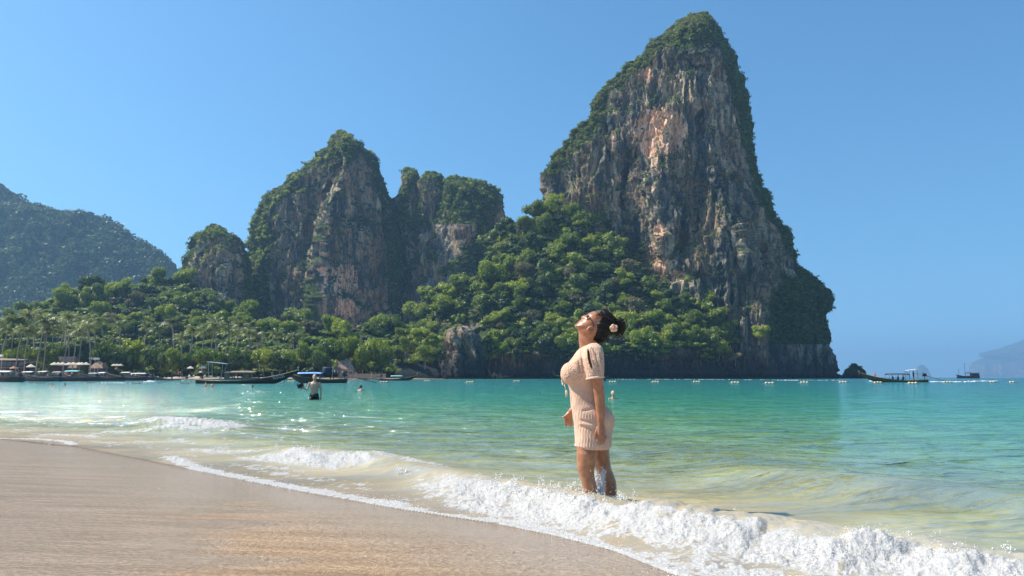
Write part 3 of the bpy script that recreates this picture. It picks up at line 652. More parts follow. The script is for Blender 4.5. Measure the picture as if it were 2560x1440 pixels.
def tree_at(p, R, kind, j, mat, mn, label, group, trunk_h, zfix=None):
    key = (kind, j, mn, round(trunk_h))
    if key not in tree_proto:
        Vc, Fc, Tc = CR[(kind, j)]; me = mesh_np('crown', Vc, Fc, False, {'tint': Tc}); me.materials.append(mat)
        tm = trunk_mesh(j, 1.0); tm.materials.append(BARK); tree_proto[key] = (me, tm)
    me, tm = tree_proto[key]
    t = thing('jungle_tree' if mn != 'beach' else 'shade_tree', label, 'tree', p, rs.uniform(0, 6.28), group)
    c = bpy.data.objects.new('crown', me); COL.objects.link(c); c.parent = t
    zs_ = zfix if zfix else R*rs.uniform(.95, 1.35); c.scale = (R*rs.uniform(.9, 1.15), R*rs.uniform(.9, 1.15), zs_); c.location = (0, 0, trunk_h-(R*.15 if not zfix else 0))
    if not zfix: c.rotation_euler = (rs.uniform(-.35, .45), rs.uniform(-.35, .35), rs.uniform(0, 6.28))
    k = bpy.data.objects.new('trunk', tm); COL.objects.link(k); k.parent = t; k.scale = (max(.8, R*.2), max(.8, R*.2), trunk_h+R*.35)
    return t
# a grid lookup of the front surface of a body
def surf(names):
    X = []; Y_ = []; PT = []; VG = []
    for nme in names:
        b_ = BODIES[nme]; X.append(b_['sx'].ravel()); Y_.append(b_['sy'].ravel()); PT.append(b_['V'].reshape(-1, 3)); VG.append(b_['veg'].ravel())
    X = np.concatenate(X); Y_ = np.concatenate(Y_); PT = np.concatenate(PT); VG = np.concatenate(VG)
    H = {}; cell = 8
    for i in range(len(X)):
        key = (int(X[i]//cell), int(Y_[i]//cell)); o = H.get(key)
        if o is None or PT[i, 1] < PT[o, 1]: H[key] = i
    return X, Y_, PT, VG, H, cell
def look(S_, x, y):
    i = S_[4].get((int(x//S_[5]), int(y//S_[5])))
    return None if i is None else (S_[2][i], S_[3][i])
cand = []   # (screen size, point, R, kind, j, palette, where)
def scatter(S_, x0, x1, y0, y1, n, rpx, where, pal, minveg=.45, sep=1.15, inset=(0, 0), fit=None):
    got = []
    for _ in range(n*12):
        if len(got) >= n: break
        x = rs.uniform(x0, x1); y = rs.uniform(y0, y1)
        if fit and not fit(x, y): continue
        h_ = look(S_, x, y)
        if h_ is None or h_[1] < minveg: continue
        r = rs.uniform(*rpx)
        if any((x-a)**2+((y-b_)*1.35)**2 < (sep*.5*(r+c))**2*1.6 for a, b_, c in got[-400:]): continue
        got.append((x, y, r)); p = h_[0]; R = r*p[1]/F
        cand.append([r, p, R, where, pal(x, y), x, y])
SF = surf(['wooded_foothill', 'wooded_rise', 'shore_outcrop'])
def pal6(x, y):
    u = rs.rand()
    n_ = perlin(np.array([[x/90., y/70., 3]]))[0]
    br = .16+.45*(y > 800)+.5*max(0, n_)
    if u < br: return 'bright'
    if u > .96-.09*(n_ < -.3): return 'dry'
    return 'dark'
scatter(SF, 985, 1940, 505, 905, 90, (27, 40), 'slope', pal6, sep=1.1)
scatter(SF, 985, 1960, 505, 915, 380, (15, 27), 'slope', pal6, sep=.95)
scatter(SF, 985, 1960, 505, 905, 320, (7, 14), 'slope', pal6, sep=.7)
def pal7(x, y):
    u = rs.rand(); return 'bright' if u < (.25+.45*(y > 800)) else ('dry' if u > .92-.06*(y < 780) else 'dark')
scatter(SF, -60, 1050, 700, 850, 60, (24, 36), 'rise', pal7, sep=1.1)
scatter(SF, -60, 1050, 695, 900, 520, (13, 24), 'rise', pal7, sep=.8)
# trees on the flat shore behind the beach, in front of the rise
for k in range(170):
    x = rs.uniform(-50, 985); Y = rs.uniform(300, 420) if x < 800 else rs.uniform(335, 420); r = rs.uniform(17, 30)
    p = P(x, 941, Y); cand.append([r, np.array([p[0], p[1], 1.2]), r*Y/F, 'flat', 'bright' if rs.rand() < .5 else 'dark', x, 930-(Y-300)*.25])
# the front row, one by one: crown centre x, top row, radius in pixels, distance, palette
front = [(52, 862, 40, 292, 'bright'), (118, 870, 24, 288, 'bright'), (15, 850, 30, 300, 'dark'), (215, 880, 24, 306, 'dark'), (262, 850, 36, 300, 'dark'), (300, 862, 30, 298, 'dark'), (335, 838, 34, 306, 'bright'), (385, 850, 34, 300, 'dark'), (430, 868, 26, 300, 'bright'),
         (506, 868, 40, 296, 'bright'), (570, 880, 26, 300, 'dark'), (610, 868, 34, 300, 'bright'), (660, 868, 36, 302, 'bright'), (712, 868, 30, 304, 'bright'), (700, 880, 34, 300, 'dark'), (770, 846, 34, 315, 'bright'), (800, 870, 30, 310, 'dark'),
         (826, 842, 36, 325, 'bright'), (880, 836, 38, 335, 'bright'), (930, 842, 38, 335, 'bright'), (900, 862, 30, 325, 'dark'), (955, 868, 28, 330, 'dark'), (465, 880, 26, 302, 'dark'), (140, 850, 30, 315, 'dark'), (185, 842, 30, 320, 'dark')]
bushy = [(1010, 818, 34, 392, 'bright'), (1050, 822, 40, 388, 'bright'), (1085, 838, 34, 386, 'bright'), (1012, 858, 34, 380, 'bright'), (1062, 872, 36, 378, 'bright'), (1150, 815, 22, 420, 'bright'), (1175, 842, 20, 414, 'bright'), (1098, 880, 26, 378, 'dark'), (1112, 826, 20, 415, 'bright'), (1222, 838, 26, 412, 'dark'), (1256, 862, 26, 415, 'bright'), (1196, 822, 16, 418, 'dark'), (1168, 868, 15, 411, 'bright'), (1300, 880, 26, 425, 'dark'), (1350, 850, 34, 430, 'bright'), (1395, 862, 30, 430, 'bright'), (1580, 820, 40, 432, 'bright'), (1630, 835, 36, 432, 'dry'), (1545, 850, 28, 430, 'dry'), (1840, 880, 26, 440, 'dry'), (1800, 862, 28, 440, 'bright'), (1900, 820, 30, 445, 'bright'), (990, 880, 22, 380, 'dark')]
MATS = {'dark': LEAF_DARK, 'bright': LEAF_BRIGHT, 'dry': LEAF_DRY}
def level_txt(where, y): return ('' if where == 'flat' else ' high up' if y < 640 else ' halfway up' if y < 780 else ' low down') if where == 'slope' else ('' if where == 'flat' else ' near its crest' if y < 765 else ' at its foot')
where_txt = {'slope': 'on the tower slope', 'rise': 'on the wooded rise', 'flat': 'in the beach tree belt'}
pal_txt = {'dark': 'dark green tree', 'bright': 'bright yellow-green tree', 'dry': 'greyish brown half-bare tree'}
def side_txt(x):
    for lim, tx in ((90, 'at the left edge'), (180, 'above the white parasols'), (270, 'above the beach bar'), (370, 'right of the beach bar'), (470, 'below the small tower'), (560, 'left of the large longtail'), (650, 'above the large longtail'), (740, 'above its bow'), (830, 'above the standing man'), (910, 'above the thatched hut'), (985, 'right of the thatched hut'), (1050, 'above the teal-roofed boat'), (1110, 'left of the outcrop'), (1180, 'above the outcrop'), (1260, 'right of the outcrop'), (1330, 'well left of the woman'), (1400, 'left of the woman'), (1470, 'behind her face'), (1560, 'behind her hair'), (1640, 'right of her hair'), (1720, 'below the orange patch'), (1800, 'right of the orange patch')):
        if x < lim: return tx
    return 'at the right end'
hint = ['half over the beach restaurant', 'low beside the tiled house', 'cut by the left picture edge', 'above the dark beach bar', 'dark, tallest above the beach bar', 'right of the beach bar', 'tall behind the cluster of boats', 'above the bows of the moored boats', 'low behind the lone grey boat', 'spreading above the big boat awning', 'low behind the big boat roof', 'above the middle of the big boat', 'above the forward half of the big boat', 'above the big boat prow', 'in shadow behind the prow', 'tall above the standing man', 'dark behind the blue boat roof', 'tall left of the thatched hut', 'tall over the thatched hut', 'right above the thatched hut', 'dark behind the hut roof', 'at the right end of the beach', 'dark left of the big boat awning', 'behind the tiled house, tall', 'right behind the tiled house']
for (x, top, r, Y, pal), hi in zip(front, hint):
    R = r*Y/F; z = float(P(x, top, Y)[2]); p = P(x, 941, Y)
    sh = 'flat' if r > 27 else 'round'
    th = 1.6; sh = 'flat' if r > 35 else 'round'; zf = max(2.2, (z-1.0-th)/(1.0 if sh == 'flat' else 1.42))
    t = tree_at((float(p[0]), Y, 1.0), R, sh, rs.randint(4), MATS[pal], 'beach', '%s shade tree in the front row, %s' % ('bright green' if pal == 'bright' else 'dark green', hi), 'shade trees along the beach', th, zf)
    for q in range(3): cand.append([r*.5, np.array([p[0]+rs.uniform(-R, R), Y+rs.uniform(0, 8), .5]), R*.5, 'flat', 'dark', x, 925])
for x, top, r, Y, pal in bushy:
    R = r*Y/F; p = P(x, top+r*.9, Y+14)
    cand.append([99, np.array(p), R*.85, 'slope', pal, x, top])
cand.sort(key=lambda c: -c[0])
low = {'dark': [], 'bright': [], 'dry': []}
for i, (r, p, R, where, pal, x, y) in enumerate(cand):
    kind = 'round' if rs.rand() < .84 or where == 'flat' else ('flat' if rs.rand() < .5 else 'tall')
    if kind == 'tall': R *= .8
    if i < 300:
        th = R*.45 if where != 'flat' else rs.uniform(.6, 3.0)
        tree_at((float(p[0]), float(p[1])+R*.3, float(p[2])-R*.35), R, kind, rs.randint({'round': 6, 'flat': 4, 'tall': 2}[kind]), MATS[pal], 'j', '%s%s %s%s, %s' % ('broad ' if r > 26 else 'small ' if r < 17 else '', pal_txt[pal], where_txt[where], level_txt(where, y), side_txt(x)), 'jungle trees '+where_txt[where], th)
    else: low[pal].append((p, R, where))
def join_clumps(name, items, protos, mat, label, rs, lift=.0, squash=(.8, 1.1)):
    V = []; FQ = []; FT = []; T = []; off = 0
    for p, R in items:
        Vc, Fc, Tc = protos[rs.randint(len(protos))]; a = rs.uniform(0, 6.28); ca, sa = math.cos(a), math.sin(a)
        q = Vc*[R, R, R*rs.uniform(*squash)]; q = np.c_[q[:, 0]*ca-q[:, 1]*sa, q[:, 0]*sa+q[:, 1]*ca, q[:, 2]]+np.asarray(p)+[0, 0, lift*R]
        V.append(q); FQ.append(np.concatenate([f for f in Fc if f.shape[1] == 4])+off)
        tt = [f for f in Fc if f.shape[1] == 3]
        if tt: FT.append(np.concatenate(tt)+off)
        T.append(np.clip(Tc+rs.uniform(-.3, .3), 0, 1)); off += len(q)
    if not V: return
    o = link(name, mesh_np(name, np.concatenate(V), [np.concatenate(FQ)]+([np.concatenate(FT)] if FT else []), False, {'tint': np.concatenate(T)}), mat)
    tag(o, label, kind='stuff'); return o
lp = list(LOWC.values())
for pal, lab in (('dark', 'mass of dark green trees filling the jungle'), ('bright', 'mass of bright green trees filling the jungle'), ('dry', 'mass of grey-brown leafless shrubs in the jungle')):
    join_clumps('jungle_canopy', [(p-np.array([0, 0, R*.3 if w != 'flat' else 0]), R) for p, R, w in low[pal]], lp, MATS[pal], lab, rs)
# shrubs clinging to the rock bodies
def shrub_np(n):
    u = rs.normal(size=(n, 3)); u[:, 2] = np.abs(u[:, 2])-.2; u /= np.linalg.norm(u, axis=1)[:, None]
    v, f = leaves(u*rs.uniform(.55, 1.05, n)[:, None], u, np.full(n, .26), rs, .65)
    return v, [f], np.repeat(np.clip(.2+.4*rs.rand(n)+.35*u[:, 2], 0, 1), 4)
SH = [shrub_np(34) for _ in range(8)]
def shrubs(nme, objname, n, rpx, label, palf, edge_only=False, mn=.5, ymax=900, far=False):
    b_ = BODIES[nme]; V = b_['V'].reshape(-1, 3); vg = b_['veg'].ravel(); sx = b_['sx'].ravel(); sy = b_['sy'].ravel()
    idx = np.where((vg > mn) & (sx > -30) & (sx < 2590) & (sy < ymax))[0]
    if len(idx) == 0: return
    idx = rs.choice(idx, min(n, len(idx)), replace=False)
    out = {'dark': [], 'bright': [], 'dry': []}
    for i in idx:
        r = rs.uniform(*rpx)*(.6+.8*vg[i]); out[palf(sx[i], sy[i])].append((V[i]-np.array([0, 0, .2]), r*V[i, 1]/F))
    for pal, it in out.items():
        if it: join_clumps(objname, it, SH, LEAF_FAR if far else MATS[pal], label % {'dark': 'dark green', 'bright': 'yellow-green', 'dry': 'brownish dry'}[pal], rs)
_m = dict(BODIES)
def pl(d, b_): return lambda x, y: (lambda u: 'dark' if u < d else 'bright' if u < d+b_ else 'dry')(rs.rand())

def pal_main(x, y):
    u = rs.rand(); left = x < ipl(mL, y)+70
    if left: return 'bright' if u < .3 else 'dry' if u < .72 else 'dark'
    return 'dark' if u < .9 else 'bright'
shrubs('limestone_tower', 'cliff_shrubs', 3800, (2.6, 6.5), '%s shrubs covering the top and edges of the tall tower', pal_main)
def pal_2(x, y):
    u = rs.rand(); left = x < ipl(L2, y)+60
    return ('bright' if u < .45 else 'dry' if u < .6 else 'dark') if left else ('dark' if u < .9 else 'bright')
shrubs('limestone_tower31', 'cliff_shrubs', 2600, (2.6, 6), '%s shrubs and creepers on the pointed second tower', pal_2)
shrubs('limestone_tower51', 'cliff_shrubs', 1200, (2.6, 6), '%s shrubs and hanging creepers on the small tower', pl(.4, .45))
shrubs('limestone_pinnacle', 'cliff_shrubs', 350, (2.4, 5), '%s shrubs on the narrow pinnacle', pl(.8, .15))
shrubs('limestone_pinnacle62', 'cliff_shrubs', 350, (2.4, 5), '%s shrubs on the ribbed pinnacle', pl(.7, .2))
shrubs('limestone_dome', 'cliff_shrubs', 1700, (3, 7), '%s shrubs covering the limestone dome', pl(.72, .24))
shrubs('shaded_ridge', 'cliff_shrubs', 500, (4, 8), '%s trees on the shaded ridge in the gap', pl(1, 0))
shrubs('wooded_mountain', 'mountain_forest', 2600, (6, 13), '%s forest on the far mountain', pl(.75, .1), mn=.3, far=True)
shrubs('wooded_foothill', 'undergrowth', 2600, (4, 9), '%s undergrowth between the jungle trees', pl(.7, .25), mn=.4)
shrubs('wooded_rise', 'undergrowth', 900, (4, 8), '%s undergrowth on the wooded rise', pl(.6, .3), mn=.3)
shrubs('shore_outcrop', 'cliff_shrubs', 120, (3, 6), '%s bushes on the grey outcrop', pl(.4, .5), mn=.35)
shrubs('rocky_islet', 'cliff_shrubs', 130, (1.6, 4.5), '%s bushes on the rocky islet', pl(1, 0), mn=.2, ymax=938)
# ------------------------------------------------------------ solid figures
def fuse(m, voxel, name='body', smooth=2, noise=None):
    me = m.mesh(name); o = bpy.data.objects.new('tmp', me); COL.objects.link(o)
    r = o.modifiers.new('r', 'REMESH'); r.mode = 'VOXEL'; r.voxel_size = voxel; r.use_smooth_shade = True
    if smooth: k = o.modifiers.new('s', 'SMOOTH'); k.iterations = smooth; k.factor = .5
    dg = bpy.context.evaluated_depsgraph_get(); dg.update(); out = bpy.data.meshes.new_from_object(o.evaluated_get(dg))
    bpy.data.objects.remove(o); out.name = name; return out
def skin_mat(name, col):
    b = NB(name); v = b.noise(b.coord(), 22, 5, .65); c = b.mix(b.rng(v, .3, .7), tuple(x*.78 for x in col), tuple(x*1.16 for x in col))
    return b.fin(b.pbr(c, .34, .5, b.bump(b.noise(b.coord(), 220, 3), .0012, .5), **{'Subsurface Weight': .08, 'Subsurface Radius': (.02, .008, .004), 'Subsurface Scale': 1.0}))
SKIN = skin_mat('skin_tan', (.42, .185, .095)); SKIN2 = skin_mat('skin_fair', (.60, .37, .26)); SKIN3 = skin_mat('skin_brown', (.20, .10, .06))
WHITE = simple('white_paint', (.78, .77, .73), .5); TARP = simple('grey_tarpaulin', (.30, .32, .33), .7); CREAM = simple('cream_canvas', (.80, .74, .64), .8)
_b = NB('parasol_canvas'); CANV = _b.fin(_b.n('ShaderNodeMixShader', {0: .45, 1: _b.pbr((.86, .80, .70), .8, .1), 2: _b.n('ShaderNodeBsdfTranslucent', {'Color': (.9, .84, .72, 1)}).outputs[0]}).outputs[0])
def C(n, c, r=.6): return simple(n, c, r)
HAIRM = simple('dark_hair', (.010, .008, .007), .5, .25); BLOND = simple('blond_hair', (.55, .45, .30), .5)
BLACK = simple('black_plastic', (.015, .015, .017), .4)
def figure(m, pose='stand', H=1.72):
    """adds body volumes, facing -Y, feet at z = 0"""
    k = H/1.72
    def t(pts, r): m.tube([Vector(p)*k for p in pts], [x*k for x in r], 8); m.ball(Vector(pts[-1])*k, r[-1]*k, 8, 6); m.ball(Vector(pts[0])*k, r[0]*k, 8, 6)
    hip, kn, an = .92, .50, .08
    for s in (-1, 1):
        if pose == 'sit': t([(s*.10, 0, .48), (s*.13, -.42, .5), (s*.13, -.48, .08)], [.085, .06, .04])
        else:
            st = .10 if pose == 'walk' else .0
            t([(s*.09, 0, hip-.02), (s*.10, -st*s, kn), (s*.10, st*s*1.2, an)], [.088, .058, .038]); m.ball(Vector((s*.10, st*s*1.2-.07, .04))*k, (.045*k, .13*k, .04*k), 8, 6)
        dz = -.43 if pose == 'sit' else 0
        if pose == 'reach' : arm = [(s*.19, 0, 1.40), (s*.30, -.05, 1.18), (s*.40, -.30, 1.25)]
        elif pose == 'phone' and s < 0: arm = [(s*.19, 0, 1.40), (s*.29, -.02, 1.14), (s*.46, -.24, 1.26)]
        else: arm = [(s*.19, 0, 1.40), (s*.25, .02, 1.12), (s*.26, -.06, .86)]
        arm = [(a, b, c+dz) for a, b, c in arm]
        t(arm, [.050, .040, .028]); hd = Vector(arm[-1])
        m.ball((hd+Vector((0, 0, -.04)))*k, (.035*k, .02*k, .05*k), 8, 6)
        for q in range(4): t([tuple(hd+Vector((-.025+.017*q, -.01, -.07))), tuple(hd+Vector((-.027+.018*q, -.025, -.14)))], [.009, .007])
        t([tuple(hd+Vector((-s*.03, -.01, -.03))), tuple(hd+Vector((-s*.05, -.03, -.08)))], [.010, .008])
    dz = -.43 if pose == 'sit' else 0
    m.loft([[Vector((math.cos(w)*a, math.sin(w)*b+y0, z+dz))*k for w in [2*math.pi*i/16 for i in range(16)]] for z, a, b, y0 in
            ((.84, .14, .10, 0), (.92, .165, .115, 0), (1.02, .150, .10, 0), (1.12, .145, .095, 0), (1.25, .17, .11, 0), (1.36, .185, .105, .0), (1.43, .15, .075, .01), (1.47, .07, .055, .01))])
    t([(0, .01, 1.42+dz), (0, -.005, 1.56+dz)], [.058, .055])
    m.ball(Vector((0, -.01, 1.63+dz))*k, (.076*k, .096*k, .118*k), 12, 9); m.ball(Vector((0, -.055, 1.575+dz))*k, (.05*k, .05*k, .045*k), 8, 6); m.ball(Vector((0, -.11, 1.615+dz))*k, (.015*k, .022*k, .024*k), 6, 5)
    for s in (-1, 1): m.ball(Vector((s*.078, .0, 1.62+dz))*k, (.012*k, .02*k, .03*k), 6, 5)
def shorts(H=1.72, dz=0, lo=.62):
    m = MB(); k = H/1.72
    m.loft([[Vector((math.cos(w)*a, math.sin(w)*b, z+dz))*k for w in [2*math.pi*i/16 for i in range(16)]] for z, a, b in ((.83, .175, .125), (.90, .182, .132), (1.0, .168, .118))])
    for s in (-1, 1): m.tube([Vector((s*.09, 0, .86+dz))*k, Vector((s*.105, 0, lo+dz))*k], [.105*k, .088*k], 10)
    return m
def shirt(H=1.72, dz=0):
    m = MB(); k = H/1.72
    m.loft([[Vector((math.cos(w)*a, math.sin(w)*b, z+dz))*k for w in [2*math.pi*i/16 for i in range(16)]] for z, a, b in
            ((.90, .178, .128), (1.02, .165, .118), (1.12, .160, .112), (1.25, .185, .125), (1.36, .198, .12), (1.44, .15, .085), (1.47, .08, .065))])
    for s in (-1, 1): m.tube([Vector((s*.17, 0, 1.41+dz))*k, Vector((s*.245, .01, 1.20+dz))*k], [.068*k, .058*k], 8)
    return m
FIGM = {}
def person(label, loc, rz, pose='stand', skin=SKIN2, pants=None, top=None, hair=HAIRM, H=1.72, group=None, vox=.02, dress_low=.62):
    key = (pose, H, skin.name, vox)
    if key not in FIGM: m = MB(); figure(m, pose, H); FIGM[key] = fuse(m, vox); FIGM[key].materials.clear(); FIGM[key].materials.append(skin)
    t = thing('person', label, 'person', loc, rz, group)
    b = bpy.data.objects.new('body', FIGM[key]); COL.objects.link(b); b.parent = t
    dz = -.43 if pose == 'sit' else 0
    def shared(kind, fn, mat):
        kk = (kind, H, dz, mat.name)
        if kk not in FIGM: FIGM[kk] = fn().mesh(kind, True); FIGM[kk].materials.append(mat)
        o = bpy.data.objects.new(kind, FIGM[kk]); COL.objects.link(o); o.parent = t
    if pants: shared('shorts', lambda: shorts(H, dz, dress_low), pants)
    if top: shared('shirt', lambda: shirt(H, dz), top)
    if hair:
        def hf():
            m = MB(); k = H/1.72; m.ball(Vector((0, .012, 1.655+dz))*k, (.088*k, .10*k, .105*k), 10, 8); return m
        shared('hair', hf, hair)
    return t

# ------------------------------------------------------------ longtail boats
def longtail(label, mid, rz, L=11.0, beam=1.8, bow=2.3, hull=(.03, .025, .025), stripe=(.30, .22, .10), canopy=None, roofcol=(.75, .74, .70), engine='side', cap=None, prow=1.2, garland=((.6, .05, .05), (.7, .6, .1), (.1, .35, .5)), shaft=4.6, group=None, cab=False, stern=.75, windows=False, roofz=1.95, ends=(.22, .52)):
    t = thing('longtail_boat', label, 'boat', mid, rz, group)
    N_ = 26; us = np.linspace(0, 1, N_)
    wv = beam/2*np.minimum(1, .66+1.3*us)*np.clip(1-us**3.4, 0, 1)**.75+.03
    zsh = stern-.18*np.sin(np.clip(us/.6, 0, 1)*math.pi)+(bow-stern)*np.clip((us-.42)/.58, 0, 1)**2.1
    zk = -.30+(bow-.25+.30)*np.clip((us-.60)/.40, 0, 1)**2.3
    xs = -L/2+L*us
    def ring(i):
        w, a, b, x = wv[i], zsh[i], zk[i], xs[i]; dk = max(b+.06, a-.38)
        return [Vector(p) for p in ((x, -w, a), (x, -w*.96, (a*.6+b*.4)), (x, -w*.74, b+(a-b)*.18), (x, 0, b), (x, w*.74, b+(a-b)*.18), (x, w*.96, a*.6+b*.4), (x, w, a), (x, w*.9, a), (x, w*.84, dk), (x, -w*.84, dk), (x, -w*.9, a))]
    hm = simple('hull_%02x%02x%02x' % tuple(int(c*255) for c in hull), hull, .45, .4)
    m = MB(); m.loft([ring(i) for i in range(N_)]); m.build('hull', hm, t)
    sm = simple('trim_%02x%02x%02x' % tuple(int(c*255) for c in stripe), stripe, .5)
    for s in (-1, 1):
        m = MB(); m.tube([(xs[i], s*(wv[i]+.02), zsh[i]-.02) for i in range(N_)], [(.05, .05)]*N_, 6); m.build('gunwale', sm, t)
    m = MB()
    for q in range(5): u = .18+.13*q; i = int(u*(N_-1)); m.box((xs[i], 0, zsh[i]-.10), (.24, wv[i]*1.8, .05))
    m.build('bench', simple('worn_wood', (.30, .21, .13), .7), t)
    # prow post with ribbons
    bx, bz = xs[-1], zsh[-1]
    m = MB(); m.tube([(bx-.45, 0, bz-.55), (bx-.05, 0, bz), (bx+.18, 0, bz+prow*.5), (bx+.42, 0, bz+prow)], [(.12, .10), (.10, .08), (.085, .07), (.07, .06)], 8); pr = m.build('prow_post', hm, t, True)
    for q, gc in enumerate(garland):
        m = MB(); f = .22+.2*q; c = Vector((bx+.02+.26*f*1.2, 0, bz+prow*f))
        m.tube([c+Vector((math.cos(w)*.13, math.sin(w)*.13, .03*math.sin(3*w))) for w in np.linspace(0, 2*math.pi, 11)], .035, 5, False)
        m.tube([c+Vector((-.05, -.14, 0)), c+Vector((.0, -.17, -.3)), c+Vector((.05, -.15, -.55))], [(.05, .02), (.06, .02), (.03, .01)], 5)
        m.build('ribbon', simple('ribbon_%d%d%d' % tuple(int(x*99) for x in gc), gc, .8), pr)
    if canopy is not None:
        cm = simple('roof_%02x%02x%02x' % tuple(int(c*255) for c in roofcol), roofcol, .7)
        x0, x1 = -L/2+L*ends[0], -L/2+L*ends[1]; rings = []; w = beam*.5
        for x in np.linspace(x0, x1, 9):
            sag = .05*math.sin((x-x0)/(x1-x0)*math.pi); zz = roofz+sag
            up = [Vector((x, w*c, zz+.22*(1-c*c))) for c in np.linspace(-1, 1, 9)]; dn = [v-Vector((0, 0, .05)) for v in up[::-1]]; rings.append(up+dn)
        m = MB(); m.loft(rings); m.build('roof', cm, t, True)
        pm = simple('post_dark', (.10, .09, .08), .5)
        for x in np.linspace(x0+.1, x1-.1, 4 if not windows else 7):
            for s in (-1, 1): m = MB(); m.tube([(x, s*w*.93, .45), (x, s*w*.93, roofz)], .03, 6); m.build('post', pm, t)
        if windows:     # boarded sides with a row of openings
            for s in (-1, 1):
                m = MB(); m.box(((x0+x1)/2, s*w*.94, roofz-.08), (x1-x0, .04, .24)); m.box(((x0+x1)/2, s*w*.94, .72), (x1-x0, .04, .34)); m.build('side_board', simple('board_brown', (.20, .15, .11), .6), t)
            m = MB(); m.box((x0+.4, -w*.95, 1.2), (.75, .04, .85)); m.build('side_board', simple('board_brown', (.20, .15, .11), .6), t)
    if cab:             # small high awning over the helmsman
        m = MB(); M_ = Matrix.Rotation(rad(6), 3, 'Y'); m.box((-L/2+L*.19, 0, 3.05), (2.6, 1.7, .10), M=M_); m.build('awning', WHITE, t)
        for a in (-1, 1):
            for s in (-1, 1): m = MB(); m.tube([(-L/2+L*.19+a*.9, s*.7, .4), (-L/2+L*.19+a*1.05, s*.75, 3.0-.1*a)], .025, 6); m.build('post', WHITE, t)
    # engine on its pole, exhaust and the long shaft
    ex = -L/2+.35
    e = MB(); e.box((ex, 0, 1.28), (.62, .42, .36)); e.box((ex+.12, 0, 1.55), (.34, .34, .2), taper=.8); e.tube([(ex-.1, -.26, 1.35), (ex-.1, .26, 1.35)], .17, 12); e.box((ex+.02, .22, 1.6), (.5, .12, .16)); e.tube([(ex+.2, 0, 1.5), (ex+.32, 0, 1.8), (ex+.1, 0, 1.86)], .05, 7); eo = e.build('engine', simple('engine_grey', (.05, .05, .052), .4), t)
    if cap: m = MB(); m.ball((ex+.1, 0, 1.66), (.30, .26, .15), 10, 6); m.build('engine_cover', cap, eo)
    m = MB(); m.tube([(ex, 0, .5), (ex, 0, 1.15)], .06, 8); m.build('engine_pivot', simple('engine_grey', (.05, .05, .052), .4), t)
    m = MB(); m.tube([(ex-.25, 0, 1.22), (ex-.25-shaft*.35, 0, .82), (ex-.25-shaft, 0, .02)], [.055, .045, .04], 8); sh = m.build('propeller_shaft', hm, t, True)
    m = MB(); px_ = ex-.25-shaft
    for q in range(3):
        w = q*2.094; m.box((px_, math.cos(w)*.09, .02+math.sin(w)*.09), (.03, .07, .16), M=Matrix.Rotation(w, 3, 'X'))
    m.build('propeller', simple('brass', (.35, .26, .12), .4), sh)
    m = MB(); m.tube([(ex+.2, 0, 1.45), (ex+1.5, 0, 1.62)], .025, 6); m.build('tiller', simple('post_dark', (.10, .09, .08), .5), t)
    return t
def wpx(px, Y): return float(P(px, HZ, Y)[0])
Y1 = 110; x1 = (wpx(497, Y1)+wpx(742, Y1))/2
longtail('large dark longtail boat with pale side windows and white awning, near the middle left', (x1, Y1, 0), rad(2), L=14.6, beam=2.3, bow=2.05, stripe=(.42, .34, .2), canopy=1, roofcol=(.26, .20, .15), windows=True, ends=(.29, .60), roofz=1.62, cab=True, cap=WHITE, prow=1.6, shaft=6.0, stern=.62, garland=((.75, .7, .6), (.1, .1, .12)))
bt = [o for o in bpy.data.objects if o.name.startswith('longtail_boat')][-1]
m = MB()
r_ = random.Random(4)
for row in range(2):   # worn illegible white marks on the bow
    for q in range(7): m.box((4.0+q*.23+row*.1, -1.02+.055*q+.0, .92+q*.055-row*.22), (.13, .02, .10), M=Matrix.Rotation(rad(-13), 3, 'Y'))
m.build('hull_marking', WHITE, bt)
person('dark-clothed helmsman standing at the stern of the large longtail boat', (wpx(553, Y1), Y1+.1, .45), rad(-70), 'reach', SKIN3, C('navy', (.02, .025, .04)), C('navy', (.02, .025, .04)), H=1.7)
person('person sitting up on the bow of the large longtail boat', (wpx(680, Y1), Y1+.2, .68), rad(60), 'sit', SKIN3, C('navy', (.02, .025, .04)), C('rust', (.35, .14, .08)), H=1.6)
Y2 = 122; x2 = (wpx(725, Y2)+wpx(862, Y2))/2
longtail('longtail boat with a light blue roof behind the standing man', (x2, Y2, 0), rad(181), L=9.6, bow=1.7, canopy=1, roofcol=(.22, .42, .80), ends=(.40, .82), roofz=1.5, prow=1.0, shaft=5.0, stern=.75, garland=((.7, .5, .1),))
person('boatman in dark blue standing beside the engine of the blue-roofed boat', (wpx(833, Y2), Y2+.1, .45), rad(80), 'reach', SKIN3, C('navy', (.02, .025, .04)), C('blue_cloth', (.03, .07, .20)), H=1.7)
t = thing('tarpaulin_bundle', 'dark tarpaulin hung on poles at the stern of the blue-roofed boat', 'tarpaulin', (wpx(819, Y2), Y2-.1, .5))
m = MB(); 
for a in (-.75, .75): m.tube([(a, 0, 0), (a*1.05, 0, 2.2)], .03, 6)
m.build('pole', WHITE, t)
m = MB(); m.loft([[Vector((math.cos(w)*(.75+.12*math.sin(5*w+z*3))*s_, math.sin(w)*.25*s_, z)) for w in np.linspace(0, 2*math.pi, 18)[:-1]] for z, s_ in ((.55, .55), (.9, .8), (1.4, .95), (1.9, 1.0), (2.1, .8))]); m.build('sheet', C('navy_tarp', (.03, .045, .07)), t, True)
Y3 = 215; longtail('small low longtail boat with a pale teal roof beside the bushes', ((wpx(947, Y3)+wpx(1045, Y3))/2, Y3, 0), rad(0), L=10.6, bow=1.5, canopy=1, roofcol=(.25, .50, .52), ends=(.30, .62), roofz=1.2, prow=1.2, stern=.6)
